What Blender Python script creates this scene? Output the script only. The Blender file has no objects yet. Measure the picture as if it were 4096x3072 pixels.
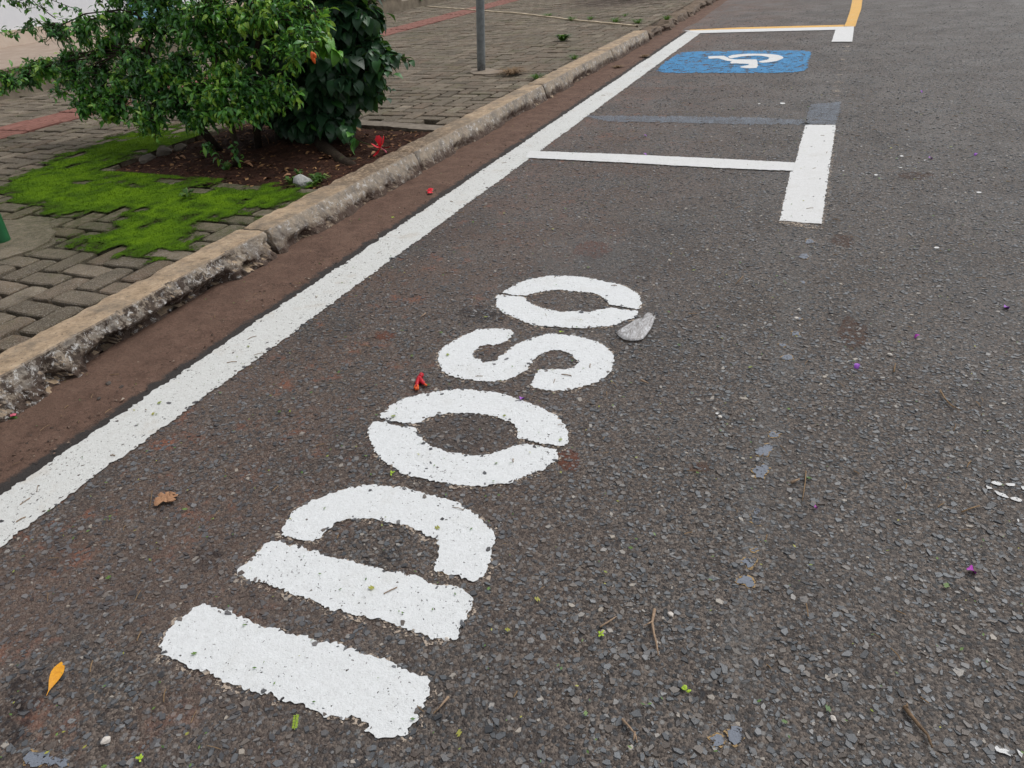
import bpy, bmesh, math, random
import numpy as np
from mathutils import Vector, Matrix, noise as mnoise, geometry as mgeo

random.seed(7); RNG = np.random.default_rng(7)
SC = bpy.context.scene
COL = SC.collection

# ------------------------------------------------------------------ camera
CAM_H = 1.5
FPX = 2928.0
AX_X = np.array([0.92137658, 0.15057913, -0.35831706])     # road-right, in camera axes (right, down, forward)
AX_Y = np.array([0.38323024, -0.50567817, 0.77293219])     # along the road
AX_Z = np.array([-0.06480566, -0.84947956, -0.5236265])    # up
RW = np.stack([AX_X, AX_Y, AX_Z])
cam_d = bpy.data.cameras.new('camera'); cam = bpy.data.objects.new('camera', cam_d); COL.objects.link(cam)
cam_d.sensor_width = 36.0; cam_d.lens = FPX / 4096 * 36.0; cam_d.clip_start = 0.02; cam_d.clip_end = 1000
cm = Matrix.Identity(4)
for i in range(3):
    cm[i][0] = RW[i][0]; cm[i][1] = -RW[i][1]; cm[i][2] = -RW[i][2]
cm[2][3] = CAM_H
cam.matrix_world = cm
SC.camera = cam
SC.render.resolution_x = 1024; SC.render.resolution_y = 768

# ------------------------------------------------------------------ overcast sky and sun
SUN_EL, SUN_AZ = math.radians(58), math.radians(35)
w = bpy.data.worlds.new('World'); SC.world = w; w.use_nodes = True
wn = w.node_tree; wn.nodes.clear()
sky = wn.nodes.new('ShaderNodeTexSky'); sky.sky_type = 'NISHITA'; sky.sun_disc = False
sky.sun_elevation = SUN_EL; sky.sun_rotation = SUN_AZ; sky.air_density = 1.0; sky.dust_density = 3.0; sky.ozone_density = 1.0
hs = wn.nodes.new('ShaderNodeHueSaturation'); hs.inputs['Saturation'].default_value = 0.16
bg = wn.nodes.new('ShaderNodeBackground'); bg.inputs['Strength'].default_value = 0.13
wo = wn.nodes.new('ShaderNodeOutputWorld')
wn.links.new(sky.outputs[0], hs.inputs['Color']); wn.links.new(hs.outputs[0], bg.inputs['Color']); wn.links.new(bg.outputs[0], wo.inputs['Surface'])
sun_d = bpy.data.lights.new('sun', 'SUN'); sun_d.energy = 1.1; sun_d.angle = math.radians(28); sun_d.color = (1.0, 0.975, 0.94)
sun = bpy.data.objects.new('sun', sun_d); COL.objects.link(sun)
sd = Vector((math.sin(SUN_AZ) * math.cos(SUN_EL), math.cos(SUN_AZ) * math.cos(SUN_EL), math.sin(SUN_EL)))
sun.rotation_euler = (-sd).to_track_quat('-Z', 'Y').to_euler(); sun.location = sd * 40
SC.view_settings.view_transform = 'Standard'; SC.view_settings.look = 'None'
SC.view_settings.exposure = 0.35; SC.view_settings.gamma = 1.0; SC.view_settings.use_curve_mapping = False

# ------------------------------------------------------------------ pixel <-> place
K = 4096 / 2212.0
def ray(px, py):
    return RW @ np.array([(px - 2048) / FPX, (py - 1536) / FPX, 1.0])
def G(px, py, z=0.0):                       # photo pixel -> point on the level z
    d = ray(px, py); t = (z - CAM_H) / d[2]
    return Vector((d[0] * t, d[1] * t, z))
def GD(x, y, z=0.0): return G(x * K, y * K, z)
def VD(x, y, Y):                            # photo pixel -> point at the distance Y along the road
    d = ray(x * K, y * K); t = Y / d[1]
    return Vector((d[0] * t, Y, CAM_H + d[2] * t))
def project(P):
    q = RW.T @ (np.array(P) - np.array([0, 0, CAM_H])); return q[0] / q[2] * FPX + 2048, q[1] / q[2] * FPX + 1536, q[2]

# ------------------------------------------------------------------ object helpers
def tag(o, label=None, cat=None, group=None, kind=None):
    if label: o['label'] = label
    if cat: o['category'] = cat
    if group: o['group'] = group
    if kind: o['kind'] = kind
    return o
def link(name, me, parent=None, mat=None):
    o = bpy.data.objects.new(name, me); COL.objects.link(o)
    if mat is not None and me is not None:
        if len(me.materials) == 0: me.materials.append(mat)
    if parent is not None: o.parent = parent
    return o
def empty(name, loc=(0, 0, 0)):
    o = bpy.data.objects.new(name, None); COL.objects.link(o); o.location = loc; o.empty_display_size = 0.1
    return o
def keep_world(o, parent):                  # child keeps its world place under a placed (unrotated) parent
    o.parent = parent; o.location = Vector(o.location) - parent.location
    return o
class MB:
    def __init__(s): s.v = []; s.f = []
    def add(s, v, f):
        n = len(s.v); s.v.extend([tuple(p) for p in v]); s.f.extend([tuple(i + n for i in q) for q in f])
    def box(s, a, b):
        x0, y0, z0 = a; x1, y1, z1 = b
        s.add([(x0,y0,z0),(x1,y0,z0),(x1,y1,z0),(x0,y1,z0),(x0,y0,z1),(x1,y0,z1),(x1,y1,z1),(x0,y1,z1)],
              [(0,3,2,1),(4,5,6,7),(0,1,5,4),(1,2,6,5),(2,3,7,6),(3,0,4,7)])
    def tube(s, pts, rad, n=6, rough=0.0):
        pts = [Vector(p) for p in pts]; rings = []
        up = Vector((0.13, 0.31, 0.94))
        for i, p in enumerate(pts):
            t = (pts[min(i + 1, len(pts) - 1)] - pts[max(i - 1, 0)])
            if t.length < 1e-6: t = Vector((0, 0, 1))
            t.normalize()
            a = t.cross(up)
            if a.length < 0.05: a = t.cross(Vector((1, 0, 0)))
            a.normalize(); b = t.cross(a)
            r = rad[i] if hasattr(rad, '__len__') else rad
            rings.append([p + (a * math.cos(k * 2 * math.pi / n) + b * math.sin(k * 2 * math.pi / n)) * r * (1 + rough * random.uniform(-1, 1)) for k in range(n)])
        v = [q for rg in rings for q in rg]; f = []
        for i in range(len(rings) - 1):
            for k in range(n):
                f.append((i * n + k, i * n + (k + 1) % n, (i + 1) * n + (k + 1) % n, (i + 1) * n + k))
        f.append(tuple(range(n - 1, -1, -1))); f.append(tuple((len(rings) - 1) * n + k for k in range(n)))
        s.add(v, f)
    def mesh(s, name, smooth=False):
        me = bpy.data.meshes.new(name); me.from_pydata(s.v, [], s.f); me.update()
        if smooth: me.polygons.foreach_set('use_smooth', [True] * len(me.polygons))
        return me
    def build(s, name, mat, parent=None, smooth=False, origin=None):
        me = s.mesh(name, smooth)
        if origin is not None:
            me.transform(Matrix.Translation(-Vector(origin)))
        o = link(name, me, None, mat)
        if origin is not None: o.location = origin
        if parent is not None:
            o.parent = parent; o.location = Vector(o.location) - parent.location
        return o
def big_mesh(name, verts, sizes, loops):
    me = bpy.data.meshes.new(name)
    me.vertices.add(len(verts)); me.vertices.foreach_set('co', np.asarray(verts, np.float32).ravel())
    me.loops.add(len(loops)); me.loops.foreach_set('vertex_index', np.asarray(loops, np.int32).ravel())
    me.polygons.add(len(sizes))
    st = np.concatenate([[0], np.cumsum(sizes)[:-1]]).astype(np.int32)
    me.polygons.foreach_set('loop_start', st)
    me.update(calc_edges=True); me.validate(); me.shade_flat()
    return me
def nz(x, y, z=0.0, s=1.0): return mnoise.noise(Vector((x * s, y * s, z)))
def fbm(x, y, z=0.0, s=1.0, o=4):
    a, t, f = 1.0, 0.0, s
    for _ in range(o):
        t += a * mnoise.noise(Vector((x * f, y * f, z * f))); a *= 0.5; f *= 2.1
    return t

# ------------------------------------------------------------------ materials
class MT:
    def __init__(s, name, rough=0.8, spec=0.35):
        s.m = bpy.data.materials.new(name); s.m.use_nodes = True; s.nt = s.m.node_tree
        s.b = s.nt.nodes['Principled BSDF']; s.out = s.nt.nodes['Material Output']
        s.b.inputs['Roughness'].default_value = rough; s.b.inputs['Specular IOR Level'].default_value = spec
        s.geo = s.nt.nodes.new('ShaderNodeNewGeometry'); s.pos = s.geo.outputs['Position']
    def n(s, t, **kw):
        nd = s.nt.nodes.new(t)
        for k, v in kw.items(): setattr(nd, k, v)
        return nd
    def put(s, sock, v):
        if isinstance(v, bpy.types.NodeSocket): s.nt.links.new(v, sock)
        elif v is not None:
            if hasattr(v, '__len__') and len(v) == 3 and sock.type == 'RGBA': v = (*v, 1)
            sock.default_value = v
    def noise(s, scale, detail=4, rough=0.6, vec=None, dist=0.0):
        nd = s.n('ShaderNodeTexNoise'); s.put(nd.inputs['Vector'], vec or s.pos)
        nd.inputs['Scale'].default_value = scale; nd.inputs['Detail'].default_value = detail
        nd.inputs['Roughness'].default_value = rough; nd.inputs['Distortion'].default_value = dist
        return nd.outputs[0]
    def vor(s, scale, out='Distance', feat='F1', vec=None, rand=1.0):
        nd = s.n('ShaderNodeTexVoronoi', feature=feat); s.put(nd.inputs['Vector'], vec or s.pos)
        nd.inputs['Scale'].default_value = scale; nd.inputs['Randomness'].default_value = rand
        return nd.outputs[out]
    def ramp(s, fac, stops, interp='LINEAR'):
        nd = s.n('ShaderNodeValToRGB'); s.put(nd.inputs[0], fac); cr = nd.color_ramp; cr.interpolation = interp
        while len(cr.elements) < len(stops): cr.elements.new(0.5)
        for e, (p, c) in zip(cr.elements, stops):
            e.position = p; e.color = (c, c, c, 1) if not hasattr(c, '__len__') else (*c, 1)
        return nd.outputs[0]
    def mix(s, fac, a, b, blend='MIX'):
        nd = s.n('ShaderNodeMix', data_type='RGBA', blend_type=blend)
        s.put(nd.inputs[0], fac); s.put(nd.inputs[6], a); s.put(nd.inputs[7], b); return nd.outputs[2]
    def math(s, op, a, b=None, c=None, clamp=False):
        nd = s.n('ShaderNodeMath', operation=op, use_clamp=clamp); s.put(nd.inputs[0], a)
        if b is not None: s.put(nd.inputs[1], b)
        if c is not None: s.put(nd.inputs[2], c)
        return nd.outputs[0]
    def xyz(s, vec=None):
        nd = s.n('ShaderNodeSeparateXYZ'); s.put(nd.inputs[0], vec or s.pos); return nd.outputs
    def rng(s, v, a, b, c=0.0, d=1.0):
        nd = s.n('ShaderNodeMapRange'); s.put(nd.inputs[0], v)
        for i, q in enumerate((a, b, c, d)): nd.inputs[i + 1].default_value = q
        return nd.outputs[0]
    def island(s):                          # a random number for each loose piece and each object
        oi = s.n('ShaderNodeObjectInfo')
        return s.math('FRACT', s.math('ADD', s.math('MULTIPLY', oi.outputs['Random'], 7.31), s.geo.outputs['Random Per Island']))
    def bump(s, h, strength=0.5, dist=0.01, normal=None):
        nd = s.n('ShaderNodeBump'); nd.inputs['Strength'].default_value = strength; nd.inputs['Distance'].default_value = dist
        s.put(nd.inputs['Height'], h)
        if normal is not None: s.put(nd.inputs['Normal'], normal)
        s.nt.links.new(nd.outputs[0], s.b.inputs['Normal']); return nd.outputs[0]
    def color(s, c): s.put(s.b.inputs['Base Color'], c); return s
    def rough(s, r): s.put(s.b.inputs['Roughness'], r); return s
    def alpha(s, a): s.put(s.b.inputs['Alpha'], a); return s

def m_asphalt():
    m = MT('asphalt', 0.6, 0.32)
    cellc = m.vor(62, 'Color'); d = m.vor(62, 'Distance'); d2 = m.vor(170, 'Distance'); cc2 = m.xyz(m.vor(170, 'Color'))
    r = m.xyz(cellc)
    chip = m.ramp(r[0], [(0.0, (0.014, 0.016, 0.018)), (0.4, (0.048, 0.050, 0.053)), (0.75, (0.100, 0.103, 0.107)), (1.0, (0.20, 0.195, 0.187))])
    binder = m.ramp(cc2[0], [(0.0, (0.018, 0.014, 0.012)), (0.5, (0.064, 0.051, 0.043)), (1.0, (0.165, 0.135, 0.112))])
    c = m.mix(m.rng(d, 0.28, 0.48, 1, 0), binder, chip)
    c = m.mix(m.rng(m.noise(30, 5, 0.8), 0.50, 0.72, 0.0, 0.25), c, (0.125, 0.115, 0.106))
    c = m.mix(m.rng(m.noise(42, 4, 0.8), 0.54, 0.63, 0.0, 0.8), c, (0.020, 0.019, 0.019))
    x = m.xyz()[0]
    dirt = m.math('MULTIPLY', m.rng(x, -2.5, -0.2, 1.0, 0.06), m.rng(m.noise(1.7, 5, 0.65), 0.32, 0.58))
    c = m.mix(m.math('MULTIPLY', dirt, m.rng(m.noise(60, 4, 0.7), 0.3, 0.62, 0.2, 0.85)), c, (0.118, 0.064, 0.043))
    wv = m.n('ShaderNodeMapping'); m.put(wv.inputs[0], m.pos); wv.inputs['Scale'].default_value = (1.6, 0.7, 1)
    red = m.math('MULTIPLY', m.rng(m.noise(7, 6, 0.75), 0.55, 0.66), m.rng(x, -2.4, -0.8, 0.85, 0.0))
    c = m.mix(red, c, (0.21, 0.070, 0.034))
    c = m.mix(m.rng(m.noise(0.9, 5, 0.65), 0.44, 0.68, 0.0, 0.20), c, (0.110, 0.104, 0.098))
    c = m.mix(m.rng(m.noise(1.3, 5, 0.7, vec=wv.outputs[0]), 0.52, 0.68, 0.0, 0.45), c, (0.030, 0.028, 0.028))
    c = m.mix(m.rng(x, 0.2, 2.8, 0.0, 0.22), c, (0.115, 0.118, 0.120))  # glancing sheen on the right of the road, put into the colour
    m.color(c); m.rough(m.rng(m.noise(2.2, 3), 0.3, 0.7, 0.55, 0.76))
    h = m.math('ADD', m.math('MULTIPLY', m.rng(d, 0.30, 0.42, 1, 0), 0.35), m.math('MULTIPLY', m.rng(d2, 0.1, 0.6, 1, 0), 0.5))
    m.bump(m.math('ADD', h, m.math('MULTIPLY', m.noise(42, 4, 0.8), -0.6)), 0.7, 0.006)
    return m.m
def m_chip():
    m = MT('aggregate_chip', 0.46, 0.5)
    c = m.ramp(m.island(), [(0.0, (0.022, 0.026, 0.031)), (0.25, (0.058, 0.066, 0.075)), (0.52, (0.118, 0.130, 0.142)), (0.68, (0.060, 0.046, 0.038)), (0.84, (0.130, 0.115, 0.102)), (0.95, (0.165, 0.174, 0.184)), (1.0, (0.34, 0.30, 0.25))])
    c = m.mix(m.rng(m.noise(220, 3, 0.7), 0.46, 0.74, 0.0, 0.45), c, (0.080, 0.062, 0.052))
    x = m.xyz()[0]
    dirt = m.math('MULTIPLY', m.rng(x, -2.5, -0.2, 1.0, 0.05), m.rng(m.noise(1.7, 5, 0.65), 0.36, 0.62))
    c = m.mix(m.math('MULTIPLY', dirt, 0.4), c, (0.115, 0.066, 0.046))
    m.color(c); m.bump(m.noise(320, 3), 0.5, 0.002)
    return m.m
def m_paint(name, col, dark, wear=0.0, tone=None, fine=0.66):
    m = MT(name, 0.62, 0.3)
    n1 = m.noise(34, 6, 0.7); n2 = m.noise(240, 4, 0.7)
    c = m.mix(m.rng(n1, 0.3, 0.75, 0.0, 0.35), col, dark)
    c = m.mix(m.rng(n2, 0.55, 0.75, 0.0, 0.5), c, dark)
    c = m.mix(m.rng(m.noise(130, 5, 0.75), 0.52, 0.66, 0.0, 0.45), c, dark)
    if tone: c = m.mix(m.rng(m.noise(5.5, 5, 0.7), 0.55, 0.72, 0.0, 0.5), c, tone)
    m.color(c)
    low = m.rng(m.noise(5.0, 5, 0.7), 0.3, 0.7, 0.035, -0.045)
    sp = m.math('GREATER_THAN', m.math('ADD', m.noise(95, 5, 0.66), low), fine - wear * 0.25)
    big = m.math('GREATER_THAN', m.noise(9, 7, 0.78), 0.735 - wear * 0.5)
    hole = m.math('MAXIMUM', sp, big)
    m.alpha(m.math('SUBTRACT', 1.0, hole))
    m.bump(m.math('ADD', m.math('MULTIPLY', m.noise(75, 5, 0.7), 0.8), m.math('MULTIPLY', n2, 0.5)), 0.7, 0.006)
    return m.m
def m_stain(name, col, cover=0.5, scale=40, op=0.55):
    m = MT(name, 0.9, 0.15); m.color(m.mix(m.noise(70, 4), col, tuple(q * 0.6 for q in col)))
    m.alpha(m.rng(m.noise(scale, 6, 0.75), 0.62 - cover * 0.3, 0.78 - cover * 0.22, 0.0, op)); m.bump(m.noise(200, 3), 0.6, 0.003)
    return m.m
def m_gutter():
    m = MT('gutter_dirt', 0.9, 0.2)
    c = m.ramp(m.noise(9, 8, 0.7), [(0.3, (0.085, 0.050, 0.037)), (0.55, (0.145, 0.088, 0.065)), (0.75, (0.185, 0.120, 0.090))])
    c = m.mix(m.rng(m.noise(45, 6, 0.8), 0.5, 0.66, 0, 0.8), c, (0.050, 0.032, 0.025))
    c = m.mix(m.rng(m.noise(3, 5, 0.7), 0.45, 0.65, 0, 0.5), c, (0.155, 0.098, 0.072))
    c = m.mix(m.rng(m.noise(170, 2, 0.6), 0.66, 0.72, 0, 0.7), c, (0.24, 0.18, 0.14))
    x = m.xyz()[0]
    edge = m.rng(m.math('ADD', x, m.math('MULTIPLY', m.math('SUBTRACT', m.noise(14, 5, 0.7), 0.5), 0.12)), -2.475, -2.45, 0, 1)
    c = m.mix(edge, c, (0.045, 0.040, 0.038))
    m.color(c); m.bump(m.noise(70, 7, 0.78), 0.9, 0.012)
    return m.m
def m_kerb():
    m = MT('kerb_concrete', 0.88, 0.2)
    o = m.xyz(); nrm = m.xyz(m.geo.outputs['True Normal'])
    topc = m.ramp(m.noise(13, 8, 0.74), [(0.30, (0.15, 0.115, 0.082)), (0.42, (0.34, 0.25, 0.165)), (0.58, (0.46, 0.345, 0.235)), (0.76, (0.53, 0.44, 0.33))])
    topc = m.mix(m.rng(m.noise(75, 5, 0.7), 0.57, 0.66, 0, 0.8), topc, (0.115, 0.088, 0.066))
    topc = m.mix(m.rng(m.noise(4.5, 7, 0.78), 0.46, 0.60, 0, 0.7), topc, (0.17, 0.142, 0.112))
    grime = m.math('MULTIPLY', m.rng(o[1], 3.6, 4.2, 0, 1), m.rng(o[1], 5.2, 5.9, 1, 0))
    topc = m.mix(m.math('MULTIPLY', grime, m.rng(m.noise(40, 5, 0.7), 0.4, 0.56, 0.1, 0.75)), topc, (0.085, 0.062, 0.047))
    face = m.ramp(m.noise(8, 8, 0.74), [(0.28, (0.13, 0.112, 0.096)), (0.42, (0.245, 0.217, 0.186)), (0.56, (0.345, 0.285, 0.218)), (0.72, (0.40, 0.375, 0.342))])
    face = m.mix(m.rng(m.noise(24, 8, 0.78), 0.55, 0.60, 0, 0.9), face, (0.55, 0.53, 0.505))
    zz = m.math('ADD', o[2], m.math('MULTIPLY', m.math('SUBTRACT', m.noise(7, 8, 0.72), 0.5), 0.24))
    dirt = m.rng(zz, 0.05, 0.105, 0.93, 0.0)
    dirt = m.math('MULTIPLY', dirt, m.rng(m.noise(30, 6, 0.75), 0.56, 0.63, 1.0, 0.12))
    face = m.mix(dirt, face, (0.072, 0.047, 0.037))
    face = m.mix(m.rng(m.noise(38, 7, 0.8), 0.60, 0.66, 0, 0.85), face, (0.052, 0.040, 0.033))
    c = m.mix(m.rng(m.math('ADD', nrm[2], m.math('MULTIPLY', m.math('SUBTRACT', m.noise(24, 5), 0.5), 0.35)), 0.62, 0.82), face, topc)
    nearm = m.math('MULTIPLY', m.rng(o[1], 2.7, 3.1, 1, 0), m.rng(nrm[2], 0.6, 0.85, 1, 0))
    c = m.mix(m.math('MULTIPLY', nearm, m.rng(m.noise(16, 8, 0.8), 0.47, 0.53, 0, 0.92)), c, (0.052, 0.037, 0.030))
    c = m.mix(m.math('MULTIPLY', nearm, m.rng(m.noise(30, 8, 0.8, dist=0.6), 0.56, 0.60, 0, 0.9)), c, (0.60, 0.59, 0.57))
    old = m.rng(o[1], 11.6, 11.8)
    c = m.mix(m.math('MULTIPLY', old, 0.75), c, (0.115, 0.085, 0.066))
    m.color(c); m.bump(m.math('ADD', m.noise(70, 8, 0.78), m.math('MULTIPLY', m.noise(260, 3, 0.7), 0.3)), 0.9, 0.009)
    return m.m
def m_paver():
    m = MT('paver_concrete', 0.9, 0.2)
    base = m.ramp(m.island(), [(0.0, (0.098, 0.077, 0.053)), (0.3, (0.152, 0.121, 0.086)), (0.55, (0.190, 0.153, 0.110)), (0.8, (0.140, 0.095, 0.063)), (1.0, (0.255, 0.210, 0.155))])
    c = m.mix(m.rng(m.noise(9, 7, 0.75), 0.36, 0.66, 0, 0.8), base, (0.066, 0.053, 0.037))
    c = m.mix(m.rng(m.noise(150, 4, 0.75), 0.50, 0.68, 0, 0.8), c, (0.35, 0.325, 0.285))
    c = m.mix(m.rng(m.noise(190, 3, 0.7, vec=m.pos), 0.25, 0.42, 0.7, 0), c, (0.05, 0.042, 0.034))
    o = m.xyz()
    big = m.rng(m.noise(1.15, 4, 0.6), 0.55, 0.72, 0, 0.55)
    c = m.mix(big, c, (0.075, 0.060, 0.045))
    gr = m.math('MULTIPLY', m.rng(m.noise(3.2, 5, 0.7), 0.52, 0.66), m.rng(m.noise(40, 5, 0.7), 0.42, 0.62, 0, 0.6))
    c = m.mix(gr, c, (0.082, 0.098, 0.026))
    mx = m.math('MULTIPLY', m.math('ADD', o[0], 4.25), 0.62); my = m.math('SUBTRACT', o[1], 3.45)
    md = m.math('ADD', m.math('SQRT', m.math('ADD', m.math('MULTIPLY', mx, mx), m.math('MULTIPLY', my, my))), m.math('MULTIPLY', m.math('SUBTRACT', m.noise(5, 6, 0.75), 0.5), 0.9))
    c = m.mix(m.math('MULTIPLY', m.rng(md, 0.45, 1.25, 0.85, 0.0), m.rng(m.noise(26, 6, 0.75), 0.4, 0.6, 0.3, 1.0)), c, (0.040, 0.048, 0.012))
    # dark damp stain in the far section of pavement
    dx = m.math('ADD', o[0], 4.6); dy = m.math('SUBTRACT', o[1], 17.4)
    rr = m.math('ADD', m.math('ADD', m.math('POWER', m.math('MULTIPLY', dx, 0.75), 2.0), m.math('POWER', m.math('MULTIPLY', dy, 0.42), 2.0)), m.math('MULTIPLY', m.math('SUBTRACT', m.noise(2.4, 5, 0.7), 0.5), 1.6))
    c = m.mix(m.rng(rr, 0.15, 1.1, 0.72, 0), c, (0.045, 0.030, 0.024))
    m.color(c); m.bump(m.math('ADD', m.noise(210, 5, 0.8), m.math('MULTIPLY', m.noise(30, 5, 0.7), 0.8)), 0.75, 0.006)
    return m.m
def m_simple(name, a, b, scale=12, rough=0.85, spec=0.25, bs=0.5, bd=0.006, fine=120):
    m = MT(name, rough, spec); m.color(m.ramp(m.noise(scale, 7, 0.7), [(0.32, a), (0.68, b)]))
    m.bump(m.math('ADD', m.noise(scale * 2.5, 6, 0.7), m.math('MULTIPLY', m.noise(fine, 4, 0.7), 0.5)), bs, bd)
    return m.m
def m_bark():
    m = MT('bark', 0.92, 0.15)
    mp = m.n('ShaderNodeMapping'); m.put(mp.inputs[0], m.pos); mp.inputs['Scale'].default_value = (1, 1, 0.25)
    n = m.noise(45, 6, 0.75, vec=mp.outputs[0])
    c = m.ramp(n, [(0.3, (0.016, 0.011, 0.008)), (0.6, (0.046, 0.033, 0.024)), (0.8, (0.085, 0.068, 0.052))])
    c = m.mix(m.rng(m.noise(14, 5), 0.58, 0.7, 0, 0.5), c, (0.055, 0.075, 0.03))
    m.color(c); m.bump(n, 1.0, 0.012); return m.m
def m_leaf(name, stops, rough=0.34, trans=0.28, spec=0.5):
    m = MT(name, rough, spec)
    at = m.n('ShaderNodeAttribute', attribute_name='tone', attribute_type='GEOMETRY')
    at2 = m.n('ShaderNodeAttribute', attribute_name='["tone"]', attribute_type='OBJECT')
    f = m.math('ADD', at.outputs['Fac'], at2.outputs['Fac'])
    c = m.ramp(f, stops)
    c = m.mix(m.rng(m.noise(38, 4), 0.3, 0.7, 0, 0.35), c, m.mix(0.5, c, (0.03, 0.05, 0.012)))
    m.color(c)
    tr = m.n('ShaderNodeBsdfTranslucent'); m.put(tr.inputs[0], m.mix(0.5, c, (0.16, 0.30, 0.03)))
    mx = m.n('ShaderNodeMixShader'); mx.inputs[0].default_value = trans
    m.nt.links.new(m.b.outputs[0], mx.inputs[1]); m.nt.links.new(tr.outputs[0], mx.inputs[2]); m.nt.links.new(mx.outputs[0], m.out.inputs[0])
    m.bump(m.noise(70, 3), 0.35, 0.004)
    return m.m
def m_flat(name, a, b=None, rough=0.6, spec=0.3, trans=0.0):
    m = MT(name, rough, spec); b = b or tuple(q * 0.55 for q in a)
    m.color(m.mix(m.rng(m.noise(110, 4, 0.7), 0.35, 0.7), a, b)); m.bump(m.noise(160, 3), 0.4, 0.003)
    return m.m

ASPHALT = m_asphalt(); CHIP = m_chip()
WHITE = m_paint('white_road_paint', (0.68, 0.697, 0.705), (0.44, 0.445, 0.44), 0.0, (0.53, 0.53, 0.51), 0.650)
WHITE_LINE = m_paint('white_line_paint', (0.60, 0.61, 0.595), (0.38, 0.365, 0.34), 0.10, (0.44, 0.385, 0.32), 0.650)
WHITE_FAR = m_paint('white_bay_paint', (0.64, 0.645, 0.645), (0.44, 0.43, 0.41), 0.0, (0.49, 0.48, 0.45), 0.68)
OLDPAINT = m_paint('old_beige_paint', (0.42, 0.345, 0.275), (0.22, 0.17, 0.135), 0.46, None, 0.58)
BLUE = m_paint('blue_road_paint', (0.018, 0.215, 0.47), (0.06, 0.20, 0.36), 0.38, (0.030, 0.31, 0.60), 0.66)
YELLOW = m_paint('yellow_road_paint', (0.66, 0.36, 0.055), (0.52, 0.34, 0.15), 0.12, (0.60, 0.45, 0.26), 0.66)
GREYPAINT = m_paint('grey_cover_paint', (0.150, 0.172, 0.205), (0.10, 0.11, 0.13), 0.30, (0.22, 0.23, 0.24), 0.60)
SPOT = m_paint('worn_grey_paint', (0.175, 0.195, 0.235), (0.12, 0.13, 0.15), 0.25, None, 0.66)
RIM = m_paint('worn_yellow_paint', (0.34, 0.22, 0.09), (0.24, 0.19, 0.13), 0.4, None, 0.60)
GUTTER = m_gutter(); KERB = m_kerb(); PAVER = m_paver(); BARK = m_bark()
BED = m_simple('paving_bed', (0.012, 0.010, 0.007), (0.034, 0.029, 0.015), 9)
SOIL = m_simple('red_soil', (0.016, 0.009, 0.007), (0.070, 0.033, 0.022), 14, 0.95, 0.1, 0.9, 0.015, 90)
MORTAR = m_simple('mortar', (0.14, 0.115, 0.09), (0.24, 0.205, 0.165), 12)
FOOTING = m_simple('footing_concrete', (0.070, 0.058, 0.047), (0.130, 0.110, 0.090), 9, 0.85, 0.25, 0.7, 0.005)
TANFOOT = m_simple('pale_footing_concrete', (0.16, 0.128, 0.096), (0.28, 0.23, 0.18), 10)
TACTILE = m_simple('red_tactile_concrete', (0.155, 0.070, 0.055), (0.255, 0.122, 0.098), 6, 0.88, 0.2, 0.6, 0.005)
CREAM = m_simple('cream_concrete', (0.30, 0.235, 0.16), (0.56, 0.47, 0.34), 14)
LEDGE = m_simple('stained_platform_concrete', (0.13, 0.105, 0.080), (0.28, 0.235, 0.175), 3.5, 0.85, 0.2, 0.4, 0.006)
LEDGETOP = m_simple('beige_screed', (0.27, 0.205, 0.16), (0.36, 0.29, 0.235), 4)
WALLW = m_simple('white_wall_paint', (0.66, 0.68, 0.72), (0.74, 0.76, 0.79), 3, 0.8, 0.2, 0.2, 0.003)
PLINTH = m_simple('beige_wall_paint', (0.50, 0.40, 0.32), (0.62, 0.53, 0.45), 3, 0.8, 0.2, 0.2, 0.003)
DOORB = m_simple('blue_door_paint', (0.16, 0.34, 0.48), (0.20, 0.42, 0.56), 5, 0.5, 0.4, 0.1, 0.002)
EARTH = m_simple('earth', (0.07, 0.055, 0.038), (0.11, 0.10, 0.05), 1.2)
def m_steel():
    m = MT('galvanised_steel', 0.42, 0.5); m.b.inputs['Metallic'].default_value = 0.25
    n = m.noise(22, 5, 0.7); c = m.ramp(n, [(0.3, (0.13, 0.145, 0.148)), (0.7, (0.25, 0.27, 0.272))])
    z = m.xyz()[2]
    rust = m.math('MULTIPLY', m.rng(z, 0.13, 0.32, 1, 0), m.rng(m.noise(30, 6, 0.7), 0.40, 0.58))
    c = m.mix(rust, c, (0.045, 0.032, 0.026)); m.color(c); m.rough(m.rng(n, 0.3, 0.7, 0.38, 0.6)); return m.m
STEEL = m_steel()
GREENPOST = m_simple('green_enamel', (0.010, 0.085, 0.030), (0.018, 0.13, 0.048), 20, 0.4, 0.5, 0.15, 0.002)
LEAF_P = m_leaf('small_leaf', [(0.0, (0.014, 0.050, 0.018)), (0.35, (0.042, 0.145, 0.036)), (0.6, (0.078, 0.255, 0.052)), (0.82, (0.165, 0.43, 0.055)), (1.0, (0.31, 0.50, 0.06))], 0.32, 0.24)
LEAF_H = m_leaf('hibiscus_leaf', [(0.0, (0.010, 0.034, 0.019)), (0.5, (0.023, 0.078, 0.032)), (0.75, (0.048, 0.165, 0.034)), (1.0, (0.13, 0.35, 0.035))], 0.42, 0.18, 0.45)
WEED = m_leaf('weed_leaf', [(0.0, (0.030, 0.075, 0.014)), (0.5, (0.065, 0.165, 0.022)), (1.0, (0.20, 0.24, 0.05))], 0.5, 0.3)
STRAW = m_flat('dry_straw', (0.26, 0.17, 0.09), (0.13, 0.085, 0.05), 0.8)
TWIG = m_flat('dry_twig', (0.34, 0.24, 0.16), (0.17, 0.115, 0.08), 0.8)
DARKTWIG = m_flat('dark_twig', (0.20, 0.13, 0.075), (0.06, 0.042, 0.03), 0.8)
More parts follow.
